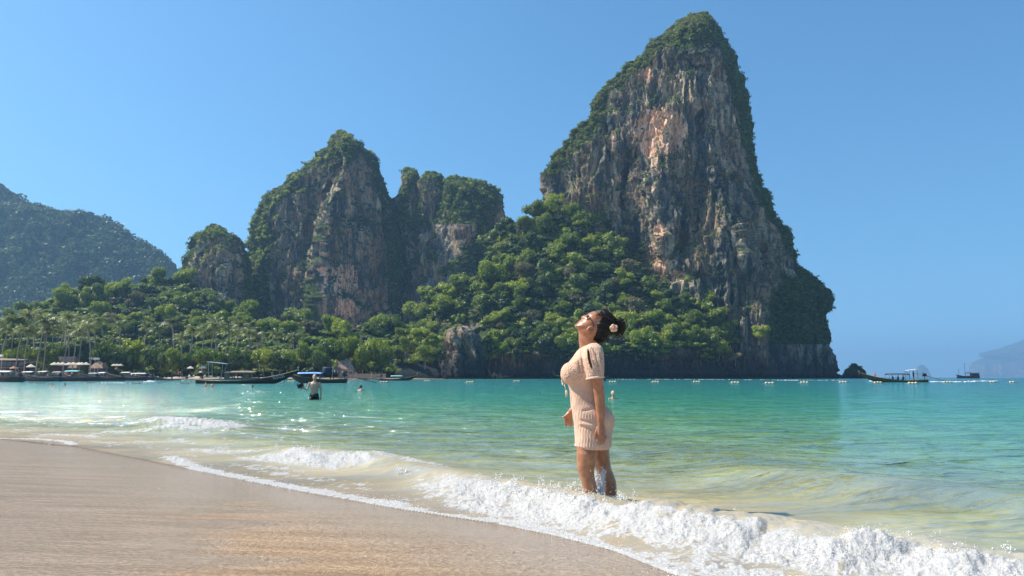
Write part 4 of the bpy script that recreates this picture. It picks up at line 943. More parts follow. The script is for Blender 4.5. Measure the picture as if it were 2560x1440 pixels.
Y4 = 143; x4 = (wpx(2155, Y4)+wpx(2312, Y4))/2
longtail('longtail boat under way with white bow wave, right of the tall tower', (x4, Y4, 0), rad(176), L=12.3, beam=1.9, bow=1.85, hull=(.10, .085, .04), stripe=(.35, .27, .12), canopy=1, roofcol=(.06, .07, .09), ends=(.28, .60), roofz=1.45, prow=.35, stern=.55, garland=((.75, .25, .12), (.8, .45, .3)), shaft=4.0)
t = thing('sun_canopy', 'small white canopy on posts above the helmsman of the right boat', 'canopy', (wpx(2281, Y4), Y4, .5))
m = MB(); m.box((0, 0, 1.85), (1.9, 1.3, .06), M=Matrix.Rotation(rad(-6), 3, 'Y')); m.build('roof', WHITE, t)
for a in (-.8, .8): m = MB(); m.tube([(a, -.5, 0), (a*.9, -.5, 1.82)], .03, 6); m.build('post', C('post_dark', (.1, .09, .08)), t)
person('dark helmsman standing at the stern of the moving boat', (wpx(2284, Y4), Y4, .45), rad(90), 'reach', SKIN3, C('navy', (.02, .025, .04)), C('navy', (.02, .025, .04)), H=1.7)
person('passenger in red sitting near the bow of the moving boat', (wpx(2188, Y4), Y4, .62), rad(-80), 'sit', SKIN2, C('navy', (.02, .025, .04)), C('red_cloth', (.45, .06, .04)), H=1.6)
for i_, px in enumerate((2232, 2245, 2258)): person('passenger sitting under the dark roof of the moving boat', (wpx(px, Y4), Y4, .05), rad(-80), 'sit', SKIN3, C('navy', (.02, .025, .04)), C('blue_cloth', (.03, .07, .20)), H=1.6, group='passengers under the roof of the moving boat')
Y5 = 205; tw = longtail('longtail boat half hidden behind the woman, prow with green leaves', (wpx(1450, Y5), Y5, 0), rad(180), L=14, bow=1.6, canopy=None, prow=1.3, stern=.8, garland=((.05, .4, .1), (.08, .5, .15)))
left = [(-5, 146, 10.5, 'lowest dark longtail boat with a long white roof at the left edge', (.8, .78, .74), (.18, .60)), (100, 168, 10.5, 'dark longtail boat with a beige roof, second from the left edge', (.62, .56, .46), (.3, .5)), (182, 172, 13, 'dark longtail boat with a turquoise roof in the left cluster', (.22, .62, .60), (.35, .62)), (255, 186, 11.5, 'black longtail boat with a small white roof under the parasols', (.75, .78, .80), (.4, .55)), (318, 200, 11, 'black longtail boat with a cream roof at the right of the cluster', (.72, .64, .50), (.4, .62)),
        (60, 198, 11, 'dark longtail boat with a white roof behind the left edge boat', (.8, .78, .72), (.25, .5)), (225, 212, 12, 'black longtail boat with a grey roof in the back row', (.45, .48, .50), (.3, .5)), (20, 178, 10, 'dark longtail boat with a faded blue roof at the left edge', (.35, .50, .60), (.3, .58)), (135, 205, 11, 'dark longtail boat with a tan roof in the back row', (.55, .42, .30), (.3, .5)), (345, 222, 10, 'black longtail boat with a pale checked roof, last of the cluster', (.60, .68, .72), (.2, .7))]
for i_, (px, Y, L, lab, rc, en) in enumerate(left):
    longtail(lab, (wpx(px, Y), Y, 0), rad(176+((i_*37) % 9)-4), L=L, bow=2.0, beam=2.1, stripe=[(.16, .12, .08), (.3, .25, .18), (.08, .14, .16)][i_ % 3], canopy=1, roofcol=rc, ends=en, roofz=1.95+.15*(i_ % 3), prow=1.1, stern=1.12, cap=BLACK, group='longtail boats moored at the left beach')
longtail('grey-green longtail boat with a raised bow, alone right of the cluster', (wpx(412, 225), 225, 0), rad(178), L=9.6, bow=2.0, hull=(.10, .12, .11), stripe=(.2, .2, .16), prow=.5, stern=.6, garland=((.7, .7, .65),), shaft=4)
# sailing junk
YS = 640; sx0 = wpx(2420, YS); t = thing('sailing_ship', 'dark two-masted sailing ship before the hazy island at the right', 'ship', (sx0, YS, 0))
m = MB(); Lx = 19.0; rg = []
for u in np.linspace(0, 1, 16):
    w = 2.4*min(1, .55+2*(1-u))*max(.06, min(1, 3.4*u))**.6; zt = 2.0+1.3*(u-.3)**2+1.6*max(0, .25-u)*4*.6; rg.append([Vector((-Lx/2+Lx*u, -w, zt)), Vector((-Lx/2+Lx*u, -w*.75, .1)), Vector((-Lx/2+Lx*u, 0, -.5)), Vector((-Lx/2+Lx*u, w*.75, .1)), Vector((-Lx/2+Lx*u, w, zt))])
dk_ = C('ship_dark', (.035, .04, .045)); m.loft(rg); m.build('hull', dk_, t)
m = MB(); m.box((5.8, 0, 3.3), (6, 3.4, 2.0)); m.build('deckhouse', dk_, t)
m = MB(); m.box((5.0, 0, 4.5), (10.5, 3.6, .18)); m.box((0, 0, 3.9), (6, 2.6, .15)); m.build('awning', C('ship_dark', (.035, .04, .045)), t)
m = MB(); m.tube([(-2.2, 0, 1.8), (-2.2, 0, 13.2)], [.22, .10], 7); m.build('mast', dk_, t)
m = MB(); m.tube([(-7.6, 0, 1.8), (-7.6, 0, 8.2)], [.16, .08], 7); m.build('mast', dk_, t)
m = MB(); m.tube([(-9.3, 0, 2.6), (-10.6, 0, 3.3)], [.14, .08], 6); m.build('bowsprit', dk_, t)
m = MB(); m.tube([(-2.2, 0, 13), (-9.8, 0, 3)], .03, 4); m.tube([(-2.2, 0, 12.8), (8.8, 0, 4.5)], .03, 4); m.tube([(-2.0, 0, 4.9), (4.5, 0, 5.3)], .16, 6); m.build('rigging', dk_, t)

# ------------------------------------------------------------ buoys
FLOAT = simple('float_cream', (.62, .57, .40), .5); m = MB(); m.ball((0, 0, .09), (.24, .2, .19), 12, 8); FM = m.mesh('float', True); FM.materials.append(FLOAT)
m = MB(); m.ball((0, 0, .02), (.3, .19, .12), 10, 6); FD = m.mesh('float', True); FD.materials.append(simple('float_dark', (.05, .045, .04), .6))
m = MB(); m.tube([(-1.1, 0, .03), (-.5, 0, .05), (.5, 0, .05), (1.1, 0, .03)], .025, 5); RM = m.mesh('rope', True); RM.materials.append(simple('rope', (.35, .33, .28), .9))
bu = [(82, 958, 1), (101, 958.5, 1), (226, 958, 1), (341, 959, 1), (461, 959, 1), (626, 957, 0), (701, 955, 0), (728, 955, 0), (846, 957, 0), (960, 957, 0), (1068, 953, 0), (1175, 957, 0), (1292, 954, 0), (1532, 956, 0), (1639, 956, 0), (1742, 956, 0), (1838, 958, 0), (1924, 960, 0), (2011, 958, 0), (2108, 957, 0), (2195, 958, 0), (2282, 960, 0), (2369, 957, 0), (2481, 956.5, 0), (2530, 957, 0)]
near_of = {0: 'in the bay'}
for i_, (x, y, dk) in enumerate(bu):
    p = gv(x, y)
    place = 'before the left boat cluster' if x < 400 else 'by the large longtail boat' if x < 740 else 'right of the standing man' if x < 1200 else 'left of the woman' if x < 1400 else 'between woman and tower foot' if x < 2000 else 'by the moving boat' if x < 2300 else 'before the far island'
    t = thing('buoy', ('dark ' if dk else 'cream ')+'triple float of the swimming line '+place, 'buoy', p, rad((i_*23) % 14-7), 'floats of the swimming line')
    n_ = 3 if x < 2440 else 2
    for q in range(n_): o = bpy.data.objects.new('float', FD if dk else FM); COL.objects.link(o); o.parent = t; o.location = ((q-(n_-1)/2)*.46, 0, .02*((q+i_) % 2))
    o = bpy.data.objects.new('rope', RM); COL.objects.link(o); o.parent = t
# wakes: thin lines of churned foam standing proud of the water
FOAM = (lambda b: b.fin(b.pbr(b.mix(b.rng(b.noise(b.coord(), 3, 5), .3, .6), (.62, .70, .68), (.92, .94, .93)), .6, .3)))(NB('foam'))
def wake(label, pts, w, n, h):
    rr_ = random.Random(int(pts[0][0])); m = MB()
    for i in range(n):
        f = rr_.random()*(len(pts)-1); a = int(f); f -= a; p = gv(*pts[a]).lerp(gv(*pts[min(a+1, len(pts)-1)]), f)
        r = rr_.uniform(.3, 1)*h; m.ball((p.x+rr_.uniform(-w, w)*2, p.y+rr_.gauss(0, w), rr_.uniform(-.2, .5)*h), (r*rr_.uniform(1.5, 4), r*1.5, r*.7), 6, 4)
    o = m.build('wake_foam', FOAM, None, True); tag(o, label, kind='stuff')
wake('white bow wave of the moving longtail boat', [(2182, 953), (2205, 955), (2235, 955.4)], .3, 90, .22)
wake('white wake line behind the moving longtail boat', [(2350, 955), (2400, 955.2), (2475, 952.5)], .8, 170, .14)
wake('white splash line in front of the tall tower', [(1540, 948.3), (1590, 948), (1700, 948.6), (1790, 949), (1990, 950.4)], 1.0, 150, .12)
wake('second white wake line left of the moving boat', [(1960, 951), (1990, 951), (2120, 951)], 1.0, 80, .12)
wake('white splash in the shallow water before the beach', [(368, 957), (376, 952), (380, 955)], .25, 50, .16)
wake('thin foam line before the lone longtail boat', [(250, 957.5), (370, 957)], .3, 70, .06)

# ------------------------------------------------------------ people in the water
YM = 31.5; mx = wpx(787, YM)
man = person('bare-chested man in dark swim shorts standing in the sea holding something black', (mx, YM, -.80), rad(8), 'phone', SKIN2, C('dark_swimwear', (.02, .03, .03)), None, simple('grey_hair', (.32, .27, .22), .7), H=1.84, vox=.012, dress_low=.66)
t = thing('camera', 'black camera held up in the right hand of the standing man', 'camera', (0, 0, 0))
hp = man.matrix_basis @ Vector((-.50*1.07, -.26*1.07, 1.30*1.07)); t.location = hp
m = MB(); m.box((0, 0, 0), (.24, .10, .16), M=Matrix.Rotation(rad(-25), 3, 'Y')); m.build('camera_body', BLACK, t)
m = MB(); m.tube([(-.02, -.02, .0), (-.08, -.18, .03)], .05, 10); m.build('lens', BLACK, t)
def swimmer(label, px, py, hair, skin=SKIN2, shoulders=True, sc=1.0, rz=0, sink=1.42):
    p = gv(px, py); person(label, (p.x, p.y, -sink*sc), rz, 'stand', skin, None, None, hair, H=1.72*sc, vox=.014)
swimmer('swimmer with short blond hair, only head and shoulders out, right of the woman', 1533, 998, BLOND, SKIN2, sink=1.39, rz=rad(20))
swimmer('dark-haired swimmer seen from behind with bare shoulders, right of the standing man', 902, 978, HAIRM, rz=rad(160), sink=1.34)
swimmer('swimmer with only the dark head above water near the large longtail', 631, 970, HAIRM, SKIN3, sink=1.46)
swimmer('swimmer in the group behind the large boat stern, left one', 514, 967, HAIRM, SKIN2, rz=.4, sink=1.28)
swimmer('swimmer in the group behind the large boat stern, right one', 530, 967.5, HAIRM, SKIN, rz=2.5, sink=1.22)
swimmer('light-skinned swimmer with shoulders out before the left boat cluster', 130, 966, simple('brown_hair', (.12, .07, .04), .5), SKIN2, rz=1, sink=1.36)
swimmer('swimmer showing only a dark head before the left boat cluster', 162, 965, HAIRM, SKIN3, sink=1.46)

# ------------------------------------------------------------ the beach village
YV = 290
def gx(px, Y=YV): return wpx(px, Y)
THATCH = simple('thatch', (.34, .24, .17), .95, .1, .35, 1.2); TILE = simple('roof_tiles', (.42, .27, .21), .85, .1, .2, .8); WOODD = simple('dark_wood', (.11, .085, .065), .7); PALEW = simple('pale_wall', (.42, .35, .27), .8)
t = thing('beach_restaurant', 'long two-storey beach restaurant with brown eaves and glazed balcony at the left edge', 'building', (gx(8), YV, 1.0))
w_ = gx(72)-gx(-60)
m = MB(); m.box((0, 1, 2.0), (w_*.9, 7, .3)); m.box((0, 3.8, 2.6), (w_*.9, .3, 5.2)); m.build('wall', WOODD, t)
m = MB(); m.loft([[Vector((x, y, z)) for x, y, z in ((s*w_*.5, -4.6, 6.5), (s*w_*.5, 0, 7.3), (s*w_*.5, 5.4, 6.5), (s*w_*.5, 5.4, 6.3), (s*w_*.5, -4.6, 6.3))] for s in (-1, 1)]); m.build('roof', simple('eave_brown', (.26, .21, .17), .8), t)
m = MB(); m.box((0, -2.5, 3.6), (w_*.94, 5.5, .35)); m.build('floor', simple('eave_brown', (.26, .21, .17), .8), t)
for q in range(9): m = MB(); m.box((-w_*.44+q*w_*.108, -3.6, 4.95), (w_*.095, .08, 1.7)); m.build('window', simple('smoky_glass', (.10, .11, .11), .25, .6), t)
for q in range(10): m = MB(); m.box((-w_*.45+q*w_*.1, -3.7, 2.9), (.22, .22, 6.4)); m.build('post', simple('eave_brown', (.26, .21, .17), .8), t)
def house(label, px, Y, w, d, h, rh, roof, wall, name='beach_house', hip=.7):
    t = thing(name, label, 'building', (gx(px, Y), Y, 1.0))
    m = MB(); m.box((0, 0, h/2), (w*.88, d*.88, h)); m.build('wall', wall, t)
    n_ = 6; m = MB(); m.loft([[Vector((sx_*w/2*(1-(1-hip)*f**1.2), sy_*d/2*(1-f)**.9+.0*sy_, h+rh*f)) for sx_, sy_ in ((-1, -1), (1, -1), (1, 1), (-1, 1))] for f in np.linspace(0, .985, n_)]); m.build('roof', roof, t)
    m = MB(); m.box((w*.12, -d*.45, h*.4), (w*.16, .08, h*.72)); m.build('door', WOODD, t)
    for q in (-.25, .35): m = MB(); m.box((w*q, -d*.45, h*.55), (w*.14, .08, h*.3)); m.build('window', simple('smoky_glass', (.10, .11, .11), .25, .6), t)
    return t
house('house with a large pinkish brown tiled roof behind the white parasols', 163, 300, 9.5, 8, 4.4, 3.9, TILE, WOODD, hip=.82)
house('small round thatched hut right of the tiled house', 185, 293, 3.8, 3.8, 3.5, 2.4, THATCH, WOODD, 'thatched_hut', .25)
house('dark beach bar hut with a brown roof under the trees', 246, 292, 5.5, 5, 3.4, 2.6, THATCH, WOODD, 'beach_bar', .4)
house('low dark hut in the shade right of the beach bar', 268, 297, 4.5, 4, 2.6, 1.8, WOODD, WOODD, 'beach_bar', .6)
house('thatched hut with a broad roof beyond the blue-roofed boat', 862, 322, 9, 7, 3.3, 4.8, THATCH, PALEW, 'thatched_hut', .3)
for px, py, Y in ((227, 896, 285), (237, 897, 285), (245, 897, 285), (4, 890, 284)):
    m = MB(); p = pv(px, py, Y); m.ball(p, (.75, .6, .5), 10, 7); m.tube([p+Vector((0, .3, -.3)), (p.x, p.y+.3, 1.0)], .05, 5)
    tag(m.build('garden_lamp', WHITE, None, True), 'white round garden lamp '+('at the left edge restaurant' if px < 20 else 'on a pole above the dark beach bar'), 'lamp', 'white round garden lamps')
t = thing('garden_wall', 'low pale beach wall with pillars beside the broad thatched hut', 'wall', (gx(905, 312), 312, .6))
m = MB(); m.box((0, 0, .9), (20, .35, 1.9)); m.build('wall_panel', simple('wall_tan', (.30, .24, .18), .9), t)
for q in (-9, -2.5, 4): m = MB(); m.box((q, -.1, 1.1), (.5, .6, 2.6)); m.build('pillar', PALEW, t)
def parasol(label, px, py, Y, w, mat, group):
    z = float(P(px, py, Y)[2]); t = thing('parasol', label, 'parasol', (gx(px, Y), Y, 1.0), px*.1, group)
    m = MB(); n_ = 8; top = z-1.0; vs = [Vector((0, 0, top))]; R1 = []
    for q in range(n_): a = q*2*math.pi/n_; vs.append(Vector((math.cos(a)*w/2, math.sin(a)*w/2, top-w*.32)))
    for q in range(n_): a = q*2*math.pi/n_; vs.append(Vector((math.cos(a)*w/2, math.sin(a)*w/2, top-w*.32-.22)))
    m.add(vs, [(0, 1+q, 1+(q+1) % n_) for q in range(n_)]+[(1+q, 9+q, 9+(q+1) % n_, 1+(q+1) % n_) for q in range(n_)]); m.build('canopy', mat, t)
    m = MB(); m.tube([(0, 0, 0), (0, 0, top)], .04, 6); m.build('pole', WOODD, t)
for i_, px in enumerate((133, 143, 154, 170, 181, 195, 202, 213)): parasol('white parasol in the row before the tiled house', px, 905, 266+(i_ % 3), 2.6, CANV, 'white parasols before the tiled house')
for i_, px in enumerate((283, 291, 299)): parasol('faded beige parasol in the shade right of the beach bar', px, 909, 284, 2.2, simple('beige_canvas', (.55, .48, .36), .8), 'beige parasols right of the beach bar')
parasol('white flat parasol before the restaurant at the left', 75, 910, 276, 3.0, CANV, None)
parasol('small rusty orange parasol at the left edge', 32, 915, 272, 2.6, simple('orange_canvas', (.50, .22, .13), .8), None)
parasol('cream thatch-shaped parasol left of the large boat stern', 475, 915, 292, 2.5, CANV, None)
parasol('cream parasol right behind the large boat engine', 506, 914, 290, 2.6, CREAM, None)
# beach chairs and boat clutter: sun loungers along the sand
lm_ = MB(); lm_.box((0, 0, .32), (.65, 1.9, .07)); LM1 = lm_.mesh('bed'); LM1.materials.append(CREAM)
lm_ = MB(); lm_.box((0, .75, .55), (.65, .08, .6), M=Matrix.Rotation(rad(35), 3, 'X')); LM2 = lm_.mesh('backrest'); LM2.materials.append(CREAM)
lm_ = MB()
for a in (-.27, .27):
    for c in (-.8, .8): lm_.box((a, c, .15), (.05, .05, .3))
LM3 = lm_.mesh('frame'); LM3.materials.append(WOODD)
for i_ in range(22):
    px = 60+i_*9 if i_ < 18 else 470+(i_-18)*14; Y = 268+(i_ % 4)*3
    t = thing('sun_lounger', 'pale sun lounger on the sand %s' % ('below the white parasols' if i_ < 18 else 'behind the large longtail boat'), 'sun lounger', (gx(px, Y), Y, .95), rad(i_*31 % 60-30), 'sun loungers '+('below the white parasols' if i_ < 18 else 'behind the large boat'))
    for nme, me in (('bed', LM1), ('backrest', LM2), ('frame', LM3)): o = bpy.data.objects.new(nme, me); COL.objects.link(o); o.parent = t
tops = [None, ('white_cloth', (.75, .73, .7)), ('red_cloth', (.45, .06, .04)), ('blue_cloth', (.03, .07, .20)), ('navy', (.02, .025, .04)), ('coral_cloth', (.65, .25, .18)), ('teal_cloth', (.05, .3, .3))]
ctx = {None: 'bare-chested person', 'white_cloth': 'person in a white shirt', 'red_cloth': 'person in a red shirt', 'blue_cloth': 'person in a blue shirt', 'navy': 'person in dark clothes', 'coral_cloth': 'person in a coral shirt', 'teal_cloth': 'person in a teal shirt'}
rp = random.Random(9)
for i_ in range(90):
    px = rp.uniform(-10, 370) if i_ < 76 else rp.uniform(440, 600) if i_ < 83 else rp.uniform(740, 960); Y = rp.uniform(258, 276) if px < 400 else rp.uniform(276, 292) if px < 700 else rp.uniform(300, 310)
    tp = tops[rp.randrange(7)]; pose = rp.choice(['stand', 'walk', 'walk', 'sit', 'stand']); z = .9+max(0, (Y-258)*.03)
    person('%s %s on the far sand %s' % (ctx[tp[0] if tp else None], {'stand': 'standing', 'walk': 'walking', 'sit': 'sitting'}[pose], 'behind the boat cluster' if px < 400 else 'beyond the large longtail boat' if px < 700 else 'near the thatched hut'), (gx(px, Y), Y, z), rp.uniform(0, 6.28), pose, [SKIN, SKIN2, SKIN3][rp.randrange(3)], C(*rp.choice([('navy', (.02, .025, .04)), ('khaki', (.35, .28, .18)), ('blue_cloth', (.03, .07, .20)), ('coral_cloth', (.65, .25, .18))])), C(*tp) if tp else None, HAIRM, 1.72, 'people on the far beach', .03)

# ------------------------------------------------------------ coconut palms
def palm_meshes(k):
    r = random.Random(k); np_r = np.random.RandomState(k); m = MB(); h = 1.0
    lean = r.uniform(-.16, .16); pts = [(lean*f*f, .02*math.sin(3*f), f) for f in np.linspace(0, 1, 8)]
    m.tube(pts, [.020, .015, .013, .012, .0115, .011, .011, .013], 7); tr = m.mesh('trunk', True); tr.materials.append(simple('palm_trunk', (.34, .30, .25), .9, .1)); top = Vector(pts[-1])
    V = []; Fq = []; T = []; n = 0
    for f in range(22):
        a = f*2.39996+r.uniform(-.2, .2); el = r.uniform(-.35, 1.15); L = r.uniform(.26, .34); droop = r.uniform(.55, 1.0)
        d = Vector((math.cos(a), math.sin(a), 0)); prev = top.copy(); side = Vector((-math.sin(a), math.cos(a), 0)); tn = r.random()
        for s_ in range(1, 13):
            u = s_/12; ang = el-droop*1.9*u*u; p = prev+(d*math.cos(ang)+Vector((0, 0, math.sin(ang))))*(L/12)
            for sg in (-1, 1):
                ll = L*.34*math.sin(math.pi*min(1, .18+u*.8))*r.uniform(.8, 1.1)
                tip = (prev+p)/2+(side*sg*.8+d*.55).normalized()*ll*.85+Vector((0, 0, -ll*r.uniform(.25, .75)))
                V += [prev, p, tip]; Fq.append((n, n+1, n+2)); T += [tn]*3; n += 3
            V += [prev+side*.003, prev-side*.003, p]; Fq.append((n, n+1, n+2)); T += [.9]*3; n += 3
            prev = p
    me = mesh_np('fronds', np.array([tuple(v) for v in V]), [np.array(Fq)], False, {'tint': np.array(T)}); me.materials.append(PALM); return tr, me
PM = [palm_meshes(k) for k in range(5)]
palms = [(88, 812, 282), (70, 800, 300), (52, 815, 300), (20, 812, 296), (110, 808, 305), (128, 818, 298), (155, 832, 286), (178, 836, 284), (172, 826, 310), (196, 822, 300), (222, 826, 282), (236, 812, 310), (0, 832, 290), (38, 836, 286), (105, 832, 284), (140, 822, 318), (-18, 820, 300), (262, 806, 330), (212, 806, 340), (300, 820, 335), (455, 850, 300), (468, 832, 330), (518, 812, 330), (540, 822, 325), (560, 835, 312), (620, 840, 312), (648, 846, 318), (505, 838, 318), (585, 822, 340), (690, 842, 320), (350, 822, 340), (60, 838, 283), (402, 828, 335), (430, 812, 350), (735, 850, 330), (85, 790, 330), (150, 800, 335)]
for i_, (px, py, Y) in enumerate(palms):
    z = float(P(px, py, Y)[2])+1.5; tr, me = PM[i_ % 5]
    w = next(tx for lim, tx in ((5, 'cut by the left picture edge'), (45, 'above the left part of the restaurant'), (80, 'above the right part of the restaurant'), (112, 'right of the restaurant'), (150, 'left of the tiled house'), (183, 'above the tiled house'), (210, 'right of the tiled house'), (240, 'leaning above the beach bar'), (280, 'behind the beach bar'), (320, 'right of the beach bar'), (380, 'above the end of the boat cluster'), (415, 'above the lone grey boat'), (445, 'right of the lone grey boat'), (480, 'left of the white boat awning'), (530, 'above the white boat awning'), (550, 'above the big boat engine'), (575, 'above the big boat roof'), (600, 'behind the big boat roof'), (640, 'above the middle of the big boat'), (670, 'above the bow sitter'), (720, 'above the big boat bow'), (9999, 'above the big boat prow')) if px < lim)
    t = thing('coconut_palm', ('tall' if z > 21 else 'middling' if z > 17.5 else 'shorter')+' coconut palm '+w, 'palm tree', (gx(px, Y), Y, .8), i_*1.7, 'coconut palms in the beach village')
    o = bpy.data.objects.new('trunk', tr); COL.objects.link(o); o.parent = t; o.scale = (z*.9, z*.9, z-.8)
    o = bpy.data.objects.new('fronds', me); COL.objects.link(o); o.parent = t; kk = max(13.5, min(19, z*.85)); o.scale = (kk, kk, kk)
    lx = tr.vertices[-1].co.x; o.location = (z*.9*sum(v.co.x for v in tr.vertices[-7:])/7-kk*sum(v.co.x for v in tr.vertices[-7:])/7, 0, (z-.8)-kk)
# ------------------------------------------------------------ the woman
YW = 5.45
def wp(px, py, dy=0.0): v = P(px, py, YW); return Vector((float(v[0]), float(v[1])+dy, float(v[2])))
def loft_px(m, rows, n=28, e=2.3):
    rings = []
    for row in rows:
        py, xl, xr, wy = row[:4]; dy = row[4] if len(row) > 4 else 0
        a, b = wp(xl, py), wp(xr, py); c = (a+b)/2; hx = (b-a).length/2; rg = []
        for k in range(n):
            w = 2*math.pi*k/n; cx, sx_ = math.cos(w), math.sin(w)
            rg.append(c+Vector((math.copysign(abs(cx)**(2/e), cx)*hx, dy+math.copysign(abs(sx_)**(2/e), sx_)*wy, 0)))
        rings.append(rg)
    m.loft(rings)
def inflate(m, poly, wmax, R, step=1.0, mod=None, dy=0.0):
    poly = np.array(poly, float); x0, y0 = poly.min(0)-2; x1, y1 = poly.max(0)+2
    xs_ = np.arange(x0, x1, step); ys_ = np.arange(y0, y1, step); X, Yy = np.meshgrid(xs_, ys_); q = np.stack([X.ravel(), Yy.ravel()], 1)
    ins = inside(q, poly); d = polydist(q, poly); h = wmax*np.sqrt(np.clip(1-(1-np.clip(d/R, 0, 1))**2, 0, 1)); h = np.where(ins, h, 0)
    if mod is not None: h = h*mod(q[:, 0], q[:, 1])
    nr, nc = X.shape; A = P(q[:, 0], q[:, 1], YW); F_ = A.copy(); F_[:, 1] += dy-h; B_ = A.copy(); B_[:, 1] += dy+h+.0008
    fs = grid_faces(nr, nc); fs = fs[ins[fs].any(1)]
    n = len(q); vs = np.concatenate([F_, B_]); f1 = [tuple(f) for f in fs]; f2 = [tuple(int(i)+n for i in f[::-1]) for f in fs]
    ed = {}
    for f in f1:
        for i in range(4):
            e = (f[i], f[(i+1) % 4]); 
            if (e[1], e[0]) in ed: del ed[(e[1], e[0])]
            else: ed[e] = 1
    side = [(b, a, a+n, b+n) for a, b in ed]
    m.add(vs.tolist(), [tuple(int(i) for i in f) for f in f1]+f2+[tuple(int(i) for i in f) for f in side])
def chain(m, pts, n=12):
    P_ = [wp(p[0], p[1], p[2]) for p in pts]; R_ = [p[3] for p in pts]; m.tube(P_, R_, n)
    for p, r in ((P_[0], R_[0]), (P_[-1], R_[-1])):
        r = r if not hasattr(r, '__len__') else min(r); m.ball(p, r, 10, 8)
woman = thing('person', 'woman in a pale knitted beach dress standing in the surf with her head tilted back', 'person', tuple(wp(1490, 1310)))
WM = Matrix.Translation(-woman.location)
def wadd(name, me, mat=None, parent=None):
    me.transform(WM); o = bpy.data.objects.new(name, me); COL.objects.link(o); o.parent = parent or woman
    if mat: me.materials.clear(); me.materials.append(mat)
    return o
torso = [(862, 1464, 1492, .055), (870, 1450, 1500, .10), (880, 1441, 1504, .15), (894, 1431, 1507, .172), (910, 1419, 1509, .176), (927, 1409, 1509, .172), (940, 1409, 1508, .168), (952, 1413, 1507, .155), (963, 1422, 1505, .142), (977, 1425, 1503, .135), (1000, 1426, 1505, .14), (1013, 1427, 1514, .152), (1033, 1431, 1528, .172), (1049, 1434, 1532, .18), (1069, 1437, 1530, .18), (1091, 1438, 1527, .19), (1112, 1438, 1526.5, .195)]
head = [(1450, 890), (1449, 868), (1447, 850), (1447, 834), (1445.7, 827), (1441.5, 821.5), (1438, 818.5), (1436.4, 815), (1437.6, 812), (1440.5, 810.6), (1442.2, 809.5), (1442.6, 807.6), (1444.8, 807.2), (1446, 805), (1448, 803.2), (1451.5, 800.8), (1454.8, 797.6), (1452.8, 793.8), (1454.6, 791), (1460, 789.2), (1466, 788), (1469.5, 786), (1471.5, 783.6), (1476, 781.5), (1484, 778.6), (1493.4, 777.4), (1505, 777.5), (1517, 784), (1524, 796), (1525, 810), (1521, 824), (1513, 836), (1503, 844), (1494, 850), (1490, 866), (1492, 890)]
def hmod(x, y):
    t = np.clip(((x-1445)*.40-(y-826))/-9, 0, 1)       # narrower below the jaw line
    nose = np.exp(-((x-1455)/7)**2-((y-794)/6)**2)
    return (1-.22*t)*(1-.35*nose)
b = MB(); inflate(b, head, .078, 30, 1.0, hmod)
inner = [(r[0], r[1]+5, r[2]-5, r[3]-.022) for r in torso[:-1]]; loft_px(b, inner)
legF = [(1098, 1446, 1490, .070, -.075), (1108, 1440, 1491, .080, -.08), (1130, 1438.5, 1489, .083, -.09), (1155, 1439.5, 1486, .072, -.09), (1172, 1441, 1482, .062, -.09), (1188, 1446.5, 1483, .056, -.09), (1203, 1451, 1487, .056, -.09), (1220, 1454, 1490, .05, -.09), (1242, 1460, 1491, .041, -.09), (1265, 1467, 1493, .034, -.09), (1290, 1471, 1493, .03, -.09), (1306, 1467, 1497, .034, -.09)]
legB = [(1095, 1480, 1520, .070, .075), (1106, 1480, 1525, .080, .08), (1130, 1485, 1527, .082, .09), (1150, 1488, 1528.5, .074, .09), (1175, 1493, 1532, .062, .09), (1190, 1500, 1538, .057, .09), (1206, 1507, 1544, .057, .09), (1222, 1512, 1546, .05, .09), (1245, 1517, 1546, .042, .09), (1270, 1523, 1546, .033, .09), (1296, 1525, 1546, .03, .09)]
loft_px(b, legF, 24, 2.0); loft_px(b, legB, 24, 2.0)
chain(b, [(1487, 1302, -.09, .034), (1466, 1311, -.10, (.028, .042)), (1452, 1315, -.10, (.014, .045))]); chain(b, [(1538, 1295, .09, .034), (1518, 1304, .09, (.028, .042)), (1504, 1308, .09, (.014, .045))])
chain(b, [(1480, 880, -.120, .045), (1480, 897, -.163, .052), (1482, 920, -.184, .052), (1484, 945, -.186, .048), (1489, 968, -.184, .042), (1491.5, 985, -.182, .039), (1492.5, 1002, -.18, .038), (1493.5, 1020, -.178, .034), (1494, 1038, -.178, .029), (1494, 1054, -.178, .025)])
m_ = [(1494, 1054, -.178, (.026, .022)), (1495, 1064, -.180, (.032, .018)), (1496, 1076, -.184, (.037, .017)), (1497, 1085, -.186, (.035, .014))]
chain(b, m_)
b.loft([[wp(1495+math.cos(w)*hw, y, -.182+math.sin(w)*.015) for w in [2*math.pi*i/14 for i in range(14)]] for y, hw in ((1058, 8), (1066, 10), (1076, 11.6), (1086, 11.2), (1090, 10))])
fing = [[(1487, 1086), (1486, 1096), (1488.5, 1106)], [(1493, 1088), (1492, 1099), (1493.5, 1110)], [(1499, 1088), (1499, 1098), (1498.5, 1107)], [(1504.5, 1085), (1505.5, 1093), (1504, 1100)]]
for i, fg in enumerate(fing): chain(b, [(fg[0][0], fg[0][1], -.184, .0085), (fg[1][0], fg[1][1], -.196, .0082), (fg[2][0], fg[2][1], -.186, .0070)], 8)
chain(b, [(1486, 1066, -.186, .012), (1481.5, 1078, -.194, .010), (1481, 1090, -.188, .008)], 8)
